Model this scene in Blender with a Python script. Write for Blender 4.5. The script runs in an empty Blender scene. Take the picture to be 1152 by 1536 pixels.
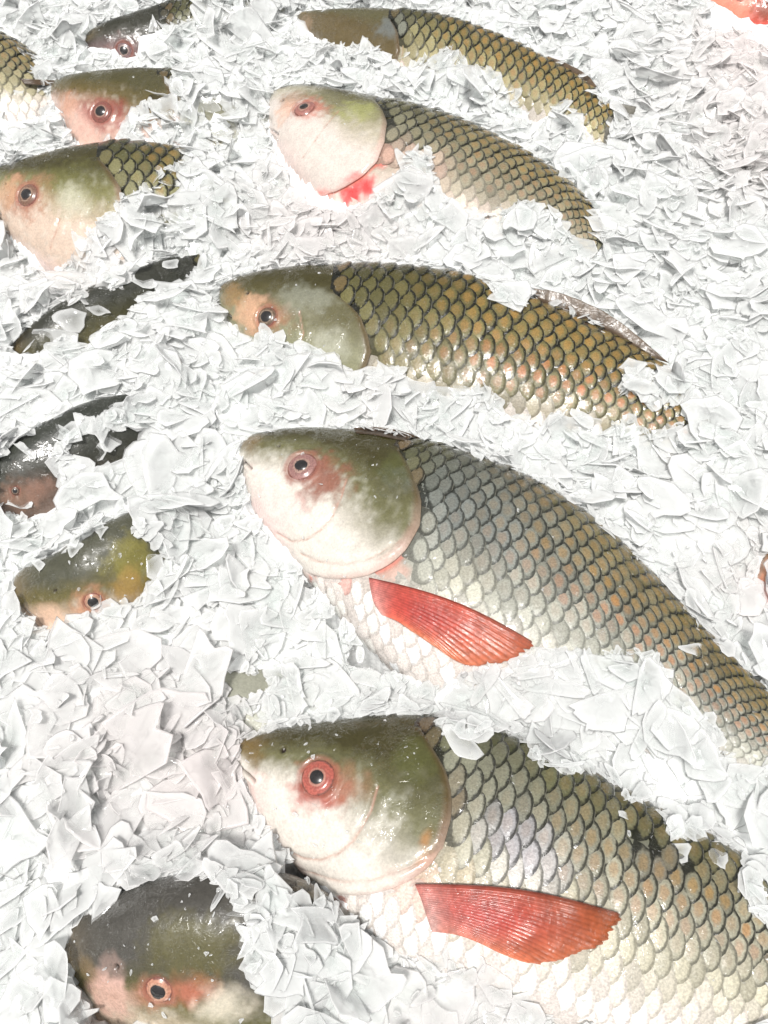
import bpy, math, random
import numpy as np
from mathutils import Vector, Matrix

random.seed(7)
RNG = np.random.default_rng(11)
R = math.radians
scene = bpy.context.scene
COL = scene.collection

# ------------------------------------------------------------------ camera
F_PX, PW, PH = 1200.0, 1152.0, 1536.0
PITCH = R(56.3)
DIST = 0.53
CAM = np.array([0.0, -DIST * math.cos(PITCH), DIST * math.sin(PITCH)])
cd = bpy.data.cameras.new('camera')
cd.sensor_fit = 'VERTICAL'
cd.sensor_height = 36.0
cd.lens = 36.0 * F_PX / PH
cd.clip_start, cd.clip_end = 0.01, 50.0
cam = bpy.data.objects.new('camera', cd)
COL.objects.link(cam)
cam.location = CAM
cam.rotation_euler = (math.pi / 2 - PITCH, 0, 0)
scene.camera = cam

# ------------------------------------------------------------------ daylight (thin overcast, light from above and over the viewer's shoulder)
SUN_EL, SUN_AZ = R(71), R(206)            # azimuth measured from +Y towards +X
world = bpy.data.worlds.new("World")
scene.world = world
world.use_nodes = True
wn = world.node_tree.nodes
wl = world.node_tree.links
bg = wn['Background']
sky = wn.new('ShaderNodeTexSky')
sky.sky_type = 'NISHITA'
sky.sun_disc = False
sky.sun_elevation = SUN_EL
sky.sun_rotation = SUN_AZ
sky.air_density = 1.0
sky.dust_density = 4.0
hs = wn.new('ShaderNodeHueSaturation')
hs.inputs['Saturation'].default_value = 0.12     # grey cloud cover
wl.new(sky.outputs[0], hs.inputs['Color'])
wl.new(hs.outputs[0], bg.inputs['Color'])
bg.inputs['Strength'].default_value = 0.075

sd = bpy.data.lights.new('sun', 'SUN')
sd.energy = 3.0
sd.angle = R(11)
sd.color = (1.0, 0.975, 0.94)
sun = bpy.data.objects.new('sun', sd)
COL.objects.link(sun)
to_sun = Vector((math.sin(SUN_AZ) * math.cos(SUN_EL), math.cos(SUN_AZ) * math.cos(SUN_EL), math.sin(SUN_EL)))
sun.rotation_euler = to_sun.to_track_quat('Z', 'Y').to_euler()

scene.view_settings.view_transform = 'Standard'
scene.view_settings.look = 'None'
scene.view_settings.gamma = 1.0
scene.view_settings.exposure = 0.24
cy = scene.cycles
cy.use_denoising = True
try:
    cy.denoiser = 'OPENIMAGEDENOISE'
except Exception:
    pass
cy.max_bounces = 24
cy.diffuse_bounces = 14
cy.glossy_bounces = 4
cy.transmission_bounces = 14
cy.transparent_max_bounces = 20
cy.caustics_reflective = False
cy.caustics_refractive = False

# ------------------------------------------------------------------ projection helpers
cp, sp = math.cos(PITCH), math.sin(PITCH)
AX_R = np.array([1.0, 0, 0])
AX_U = np.array([0, sp, cp])
AX_F = np.array([0, cp, -sp])


def project(P):
    d = P - CAM
    z = d @ AX_F
    return np.stack([576 + F_PX * (d @ AX_R) / z, 768 - F_PX * (d @ AX_U) / z], -1), z


def unproject(px, z):
    px = np.asarray(px, float)
    d = ((px[..., 0:1] - 576) / F_PX) * AX_R - ((px[..., 1:2] - 768) / F_PX) * AX_U + AX_F
    t = (z - CAM[2]) / d[..., 2:3]
    return CAM + d * t


def at_depth(px, depth):
    px = np.asarray(px, float)
    d = ((px[..., 0:1] - 576) / F_PX) * AX_R - ((px[..., 1:2] - 768) / F_PX) * AX_U + AX_F
    return CAM + d * np.asarray(depth)[..., None]


def norm(v):
    return v / np.maximum(np.linalg.norm(v, axis=-1, keepdims=True), 1e-12)


def sstep(a, b, x):
    t = np.clip((x - a) / (b - a), 0, 1)
    return t * t * (3 - 2 * t)


def hash3(i):
    i = i.astype(np.int64)
    h = (i[..., 0] * 374761393 + i[..., 1] * 668265263 + i[..., 2] * 2147483647 + 1013904223) & 0xffffffff
    h = ((h ^ (h >> 13)) * 1274126177) & 0xffffffff
    return ((h ^ (h >> 16)) & 0xffff) / 65535.0


def vnoise(P):
    i = np.floor(P)
    f = P - i
    f = f * f * (3 - 2 * f)
    r = 0
    for a in (0, 1):
        for b in (0, 1):
            for c in (0, 1):
                w = (f[..., 0] if a else 1 - f[..., 0]) * (f[..., 1] if b else 1 - f[..., 1]) * (f[..., 2] if c else 1 - f[..., 2])
                r = r + w * hash3(i + np.array([a, b, c]))
    return r


def fbm(P, o=3):
    r, a, t = 0, 1.0, 0
    for k in range(o):
        r = r + a * vnoise(P * (2 ** k) + 17.3 * k)
        t += a
        a *= 0.5
    return r / t


def hermite(ctrl, xs, x):
    """smooth curve through ctrl at parameters xs, evaluated at x"""
    ctrl = np.asarray(ctrl, float)
    n = len(xs)
    m = np.zeros_like(ctrl)
    for i in range(n):
        if i == 0:
            m[i] = (ctrl[1] - ctrl[0]) / (xs[1] - xs[0])
        elif i == n - 1:
            m[i] = (ctrl[-1] - ctrl[-2]) / (xs[-1] - xs[-2])
        else:
            h0, h1 = xs[i] - xs[i - 1], xs[i + 1] - xs[i]
            m[i] = ((ctrl[i] - ctrl[i - 1]) / h0 * h1 + (ctrl[i + 1] - ctrl[i]) / h1 * h0) / (h0 + h1)
    k = np.clip(np.searchsorted(xs, x, side='right') - 1, 0, n - 2)
    h = (xs[k + 1] - xs[k])
    t = (x - xs[k]) / h
    t_, h_ = t[:, None], h[:, None]
    return ((2 * t_**3 - 3 * t_**2 + 1) * ctrl[k] + (t_**3 - 2 * t_**2 + t_) * h_ * m[k]
            + (-2 * t_**3 + 3 * t_**2) * ctrl[k + 1] + (t_**3 - t_**2) * h_ * m[k + 1])


def in_poly(poly, X, Y):
    poly = np.asarray(poly, float)
    inside = np.zeros(X.shape, bool)
    n = len(poly)
    for i in range(n):
        x0, y0 = poly[i]
        x1, y1 = poly[(i + 1) % n]
        if y0 == y1:
            continue
        c = ((y0 > Y) != (y1 > Y)) & (X < (x1 - x0) * (Y - y0) / (y1 - y0) + x0)
        inside ^= c
    return inside


# ------------------------------------------------------------------ mesh helpers
def mesh_np(name, V, faces, mat=None, cols=None, uvs=None, smooth=True, sizes=None):
    """V (n,3); faces: list/array of equal length polys or flat array with sizes"""
    me = bpy.data.meshes.new(name)
    V = np.ascontiguousarray(V, np.float32)
    if sizes is None:
        faces = np.asarray(faces, np.int32)
        k = faces.shape[1]
        loops = faces.ravel()
        starts = np.arange(0, len(loops), k, dtype=np.int32)
    else:
        loops = np.asarray(faces, np.int32)
        starts = np.concatenate([[0], np.cumsum(sizes)[:-1]]).astype(np.int32)
    me.vertices.add(len(V))
    me.vertices.foreach_set('co', V.ravel())
    me.loops.add(len(loops))
    me.loops.foreach_set('vertex_index', loops)
    me.polygons.add(len(starts))
    me.polygons.foreach_set('loop_start', starts)
    me.update(calc_edges=True)
    me.polygons.foreach_set('use_smooth', np.full(len(starts), smooth, bool))
    for an, c in (cols or {}).items():
        c = np.asarray(c, np.float32)
        if c.ndim == 1:
            a = me.attributes.new(an, 'FLOAT', 'POINT')
            a.data.foreach_set('value', c)
        else:
            if c.shape[1] == 3:
                c = np.concatenate([c, np.ones((len(c), 1), np.float32)], 1)
            a = me.attributes.new(an, 'FLOAT_COLOR', 'POINT')
            a.data.foreach_set('color', np.ascontiguousarray(c).ravel())
    if uvs is not None:
        u = me.uv_layers.new(name='UVMap')
        u.data.foreach_set('uv', np.ascontiguousarray(np.asarray(uvs, np.float32)[loops]).ravel())
    if mat:
        me.materials.append(mat)
    return me


def link(name, me, parent=None):
    o = bpy.data.objects.new(name, me)
    COL.objects.link(o)
    if parent is not None:
        o.parent = parent
    return o


def thing(name, label, cat, group=None, loc=(0, 0, 0)):
    o = bpy.data.objects.new(name, None)
    COL.objects.link(o)
    o.empty_display_size = 0.02
    o['label'] = label
    o['category'] = cat
    if group:
        o['group'] = group
    return o


# ------------------------------------------------------------------ materials
def newmat(name):
    m = bpy.data.materials.new(name)
    m.use_nodes = True
    nt = m.node_tree
    for n in list(nt.nodes):
        nt.nodes.remove(n)
    return m, nt


class NT:
    def __init__(s, nt):
        s.nt = nt

    def n(s, t, **kw):
        nd = s.nt.nodes.new(t)
        for k, v in kw.items():
            setattr(nd, k, v)
        return nd

    def l(s, a, b):
        s.nt.links.new(a, b)

    def val(s, sock, v):
        if hasattr(v, 'is_output') or isinstance(v, bpy.types.NodeSocket):
            s.l(v, sock)
        else:
            sock.default_value = v

    def math(s, op, a, b=0.0, c=None, clamp=False):
        nd = s.n('ShaderNodeMath', operation=op, use_clamp=clamp)
        s.val(nd.inputs[0], a)
        s.val(nd.inputs[1], b)
        if c is not None:
            s.val(nd.inputs[2], c)
        return nd.outputs[0]

    def ramp(s, x, a, b, lo=0.0, hi=1.0):
        nd = s.n('ShaderNodeMapRange', interpolation_type='SMOOTHSTEP')
        s.val(nd.inputs['Value'], x)
        nd.inputs['From Min'].default_value = a
        nd.inputs['From Max'].default_value = b
        nd.inputs['To Min'].default_value = lo
        nd.inputs['To Max'].default_value = hi
        return nd.outputs['Result']

    def mix(s, f, a, b, blend='MIX'):
        nd = s.n('ShaderNodeMix', data_type='RGBA', blend_type=blend)
        s.val(nd.inputs['Factor'], f)
        s.val(nd.inputs['A'], a) if False else None
        s.val(nd.inputs[6], a)
        s.val(nd.inputs[7], b)
        return nd.outputs[2]

    def noise(s, scale, detail=3.0, rough=0.55, vec=None, dist=0.0):
        nd = s.n('ShaderNodeTexNoise')
        nd.inputs['Scale'].default_value = scale
        nd.inputs['Detail'].default_value = detail
        nd.inputs['Roughness'].default_value = rough
        nd.inputs['Distortion'].default_value = dist
        s.l(vec if vec is not None else s.pos(), nd.inputs['Vector'])
        return nd.outputs['Fac']

    def pos(s):
        if not hasattr(s, '_pos'):
            s._pos = s.n('ShaderNodeTexCoord').outputs['Object']
        return s._pos

    def attr(s, name, kind='GEOMETRY'):
        nd = s.n('ShaderNodeAttribute', attribute_name=name, attribute_type=kind)
        return nd

    def bump(s, h, strength, dist, nrm=None):
        nd = s.n('ShaderNodeBump')
        nd.inputs['Strength'].default_value = strength
        nd.inputs['Distance'].default_value = dist
        s.l(h, nd.inputs['Height'])
        if nrm is not None:
            s.l(nrm, nd.inputs['Normal'])
        return nd.outputs[0]

    def out(s, sh):
        o = s.n('ShaderNodeOutputMaterial')
        s.l(sh, o.inputs['Surface'])


def principled(N, col, rough, coat=0.0, coat_rough=0.06, nrm=None, coat_nrm=None, spec=0.5, sss=0.0, metal=0.0):
    b = N.n('ShaderNodeBsdfPrincipled')
    N.val(b.inputs['Base Color'], col)
    N.val(b.inputs['Roughness'], rough)
    b.inputs['Specular IOR Level'].default_value = spec
    b.inputs['Coat Weight'].default_value = coat
    b.inputs['Coat Roughness'].default_value = coat_rough
    b.inputs['Coat IOR'].default_value = 1.4
    N.val(b.inputs['Metallic'], metal)
    if sss:
        b.inputs['Subsurface Weight'].default_value = sss
        b.inputs['Subsurface Radius'].default_value = (1.0, 0.5, 0.35)
        b.inputs['Subsurface Scale'].default_value = 0.004
    if nrm is not None:
        N.l(nrm, b.inputs['Normal'])
    if coat_nrm is not None:
        N.l(coat_nrm, b.inputs['Coat Normal'])
    return b.outputs[0]


def wet_film(N, scale, lines):
    """thin film of melt water and slime: nearly flat, with sharp wrinkles that catch the light in patches"""
    n = N.noise(scale, 3, 0.55, dist=1.6)
    r = N.math('POWER', N.math('SUBTRACT', 1.0, N.math('ABSOLUTE', N.math('MULTIPLY_ADD', n, 5.0, -2.5)), clamp=True), 5.0)
    patch = N.ramp(N.noise(scale * 0.28, 2, 0.5), 0.42, 0.56)
    h = N.math('ADD', N.math('MULTIPLY', N.math('MULTIPLY', r, patch), lines), N.math('MULTIPLY', n, 0.35))
    return N.bump(h, 0.8, 0.0016)


def mat_skin():
    m, nt = newmat('wet_fish_skin')
    N = NT(nt)
    c = N.attr('Col').outputs['Color']
    n1 = N.noise(170, 5, 0.65)
    n2 = N.noise(700, 4, 0.6)
    f = N.math('MULTIPLY', N.ramp(n1, 0.3, 0.72, 0.92, 1.06), N.ramp(n2, 0.3, 0.7, 0.88, 1.08))
    vm = N.n('ShaderNodeVectorMath', operation='SCALE')
    N.l(c, vm.inputs[0])
    N.l(f, vm.inputs['Scale'])
    rough = N.ramp(N.noise(220, 3), 0.3, 0.7, 0.22, 0.5)
    bmp = N.bump(N.math('ADD', N.math('MULTIPLY', n1, 1.0), N.math('MULTIPLY', n2, 0.4)), 0.35, 0.0008)
    film = wet_film(N, 140, 1.5)
    N.out(principled(N, vm.outputs[0], rough, 1.0, 0.035, bmp, film, spec=0.25))
    return m


def mat_scale():
    m, nt = newmat('fish_scale')
    N = NT(nt)
    c = N.attr('Col').outputs['Color']
    rim = N.attr('Rim').outputs['Color']
    spot = N.attr('Spot')
    uv = N.n('ShaderNodeUVMap').outputs[0]
    sx = N.n('ShaderNodeSeparateXYZ')
    N.l(uv, sx.inputs[0])
    t, w = sx.outputs[0], sx.outputs[1]
    ns = N.noise(420, 4, 0.6)
    # pale lens in the middle of the exposed patch, dark pigment round it
    dt = N.math('DIVIDE', N.math('SUBTRACT', t, 0.70), 0.27)
    dw = N.math('ABSOLUTE', N.math('DIVIDE', w, 0.92))
    d = N.math('ADD', N.math('MULTIPLY', dt, dt), N.math('POWER', dw, 1.5))
    d = N.math('ADD', d, N.math('MULTIPLY', N.math('SUBTRACT', ns, 0.5), 0.8))
    fr = N.ramp(d, 0.5, 0.88)
    col = N.mix(fr, c, rim)
    # ochre or orange fleck in the middle
    ds = N.math('ADD', N.math('POWER', N.math('DIVIDE', N.math('SUBTRACT', t, 0.70), 0.17), 2.0),
                N.math('POWER', N.math('DIVIDE', w, 0.5), 2.0))
    ds = N.math('ADD', ds, N.math('MULTIPLY', N.math('SUBTRACT', ns, 0.5), 1.6))
    fs = N.math('MULTIPLY', N.ramp(ds, 0.1, 1.1, 1.0, 0.0), spot.outputs['Alpha'])
    col = N.mix(fs, col, spot.outputs['Color'])
    # pale thin highlight painted into the colour along the free edge
    edge_glint = N.math('MULTIPLY', N.ramp(t, 0.965, 0.99), 0.22)
    col = N.mix(edge_glint, col, (0.55, 0.53, 0.42, 1))
    f = N.ramp(N.noise(900, 3), 0.3, 0.7, 0.8, 1.15)
    vm = N.n('ShaderNodeVectorMath', operation='SCALE')
    N.l(col, vm.inputs[0])
    N.l(f, vm.inputs['Scale'])
    # growth ridges fanning to the free edge + film of water
    wv = N.n('ShaderNodeTexWave', wave_type='BANDS', bands_direction='Y')
    wv.inputs['Scale'].default_value = 3.2
    wv.inputs['Distortion'].default_value = 1.5
    N.l(uv, wv.inputs['Vector'])
    h = N.math('ADD', N.math('MULTIPLY', N.math('MULTIPLY', wv.outputs['Fac'], N.ramp(t, 0.45, 0.8)), 0.06), ns)
    bmp = N.bump(h, 0.4, 0.0007)
    film = wet_film(N, 180, 1.4)
    N.out(principled(N, vm.outputs[0], N.ramp(N.noise(150, 2), 0.3, 0.7, 0.22, 0.4), 1.0, 0.035, bmp, film, spec=0.25))
    return m


def mat_fin():
    m, nt = newmat('fin_membrane')
    N = NT(nt)
    ca = N.attr('Col')
    c = ca.outputs['Color']
    f = N.ramp(N.noise(350, 4), 0.3, 0.7, 0.8, 1.15)
    vm = N.n('ShaderNodeVectorMath', operation='SCALE')
    N.l(c, vm.inputs[0])
    N.l(f, vm.inputs['Scale'])
    film = N.bump(N.noise(260, 3, 0.6, dist=0.8), 0.35, 0.001)
    p = principled(N, vm.outputs[0], 0.32, 0.4, 0.08, film, film)
    tr = N.n('ShaderNodeBsdfTranslucent')
    N.l(vm.outputs[0], tr.inputs['Color'])
    mx = N.n('ShaderNodeMixShader')
    mx.inputs[0].default_value = 0.25
    N.l(p, mx.inputs[1])
    N.l(tr.outputs[0], mx.inputs[2])
    tp = N.n('ShaderNodeBsdfTransparent')
    m2 = N.n('ShaderNodeMixShader')
    N.l(ca.outputs['Alpha'], m2.inputs[0])
    N.l(tp.outputs[0], m2.inputs[1])
    N.l(mx.outputs[0], m2.inputs[2])
    N.out(m2.outputs[0])
    return m


def mat_eye():
    m, nt = newmat('fish_eye')
    N = NT(nt)
    c = N.attr('Col').outputs['Color']
    n = N.noise(900, 3)
    vm = N.n('ShaderNodeVectorMath', operation='SCALE')
    N.l(c, vm.inputs[0])
    N.l(N.ramp(n, 0.3, 0.7, 0.75, 1.2), vm.inputs['Scale'])
    N.out(principled(N, vm.outputs[0], 0.25, 1.0, 0.03, None, N.bump(N.noise(300, 2), 0.15, 0.0006)))
    return m


def mat_ice():
    m, nt = newmat('flake_ice')
    N = NT(nt)
    geo = N.n('ShaderNodeNewGeometry')
    wp = geo.outputs['Position']
    edge = N.attr('Edge').outputs['Fac']
    tint = N.mix(1.0, N.attr('Tint').outputs['Color'], N.n('ShaderNodeObjectInfo').outputs['Color'], 'MULTIPLY')
    n1 = N.noise(38, 3, 0.5, vec=wp)
    n2 = N.noise(260, 3, 0.6, vec=wp)
    lw = N.n('ShaderNodeLayerWeight')
    lw.inputs['Blend'].default_value = 0.35
    face = lw.outputs['Facing']
    bmp = N.bump(N.math('ADD', n1, N.math('MULTIPLY', n2, 0.12)), 0.10, 0.004)
    # light spreads inside the ice: the scattering lobe only half follows the facet
    va = N.n('ShaderNodeVectorMath', operation='ADD')
    cz = N.n('ShaderNodeCombineXYZ')
    N.l(N.math('MULTIPLY_ADD', edge, 4.0, 1.1), cz.inputs[2])
    N.l(cz.outputs[0], va.inputs[1])
    N.l(bmp, va.inputs[0])
    vn = N.n('ShaderNodeVectorMath', operation='NORMALIZE')
    N.l(va.outputs[0], vn.inputs[0])
    df = N.n('ShaderNodeBsdfDiffuse')
    N.l(tint, df.inputs['Color'])
    N.l(vn.outputs[0], df.inputs['Normal'])
    tl = N.n('ShaderNodeBsdfTranslucent')
    N.l(tint, tl.inputs['Color'])
    m1 = N.n('ShaderNodeMixShader')
    m1.inputs[0].default_value = 0.22
    N.l(df.outputs[0], m1.inputs[1])
    N.l(tl.outputs[0], m1.inputs[2])
    tp = N.n('ShaderNodeBsdfTransparent')
    tp.inputs['Color'].default_value = (0.98, 0.988, 0.985, 1)
    m2 = N.n('ShaderNodeMixShader')
    clear = N.math('MULTIPLY', N.ramp(n1, 0.36, 0.64, 0.7, 0.96), N.math('MULTIPLY', N.ramp(face, 0.35, 0.9, 1.0, 0.3), N.math('MULTIPLY_ADD', edge, -0.62, 1.0)))
    N.l(clear, m2.inputs[0])
    N.l(m1.outputs[0], m2.inputs[1])
    N.l(tp.outputs[0], m2.inputs[2])
    gl = N.n('ShaderNodeBsdfGlossy')
    gl.inputs['Roughness'].default_value = 0.08
    N.l(bmp, gl.inputs['Normal'])
    fr = N.n('ShaderNodeFresnel')
    fr.inputs['IOR'].default_value = 1.31
    m3 = N.n('ShaderNodeMixShader')
    N.l(N.math('MULTIPLY', fr.outputs[0], N.math('SUBTRACT', 1.0, geo.outputs['Backfacing'])), m3.inputs[0])
    N.l(m2.outputs[0], m3.inputs[1])
    N.l(gl.outputs[0], m3.inputs[2])
    N.out(m3.outputs[0])
    return m


def mat_bed():
    m, nt = newmat('packed_ice')
    N = NT(nt)
    n = N.noise(60, 5, 0.6)
    c = N.mix(N.ramp(n, 0.3, 0.7), (0.94, 0.955, 0.955, 1), (0.98, 0.985, 0.982, 1))
    N.out(principled(N, c, 0.4, 0.0, 0.1, N.bump(N.math('ADD', n, N.math('MULTIPLY', N.noise(240, 3, 0.6), 0.3)), 0.3, 0.006)))
    return m


M_SKIN, M_SCALE, M_FIN, M_EYE, M_ICE, M_BED = mat_skin(), mat_scale(), mat_fin(), mat_eye(), mat_ice(), mat_bed()

# ------------------------------------------------------------------ the fish, described by their outlines (back ; belly)
OL = dict(back=(0.028, 0.03, 0.013), upper=(0.058, 0.057, 0.02), mid=(0.17, 0.168, 0.115), low=(0.40, 0.375, 0.275), belly=(0.77, 0.70, 0.65),
          htop=(0.052, 0.045, 0.014), hmid=(0.15, 0.145, 0.068), hlow=(0.74, 0.685, 0.615), hbel=(0.80, 0.63, 0.58))


def pal(**k):
    d = dict(OL)
    d.update(k)
    return d


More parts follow.
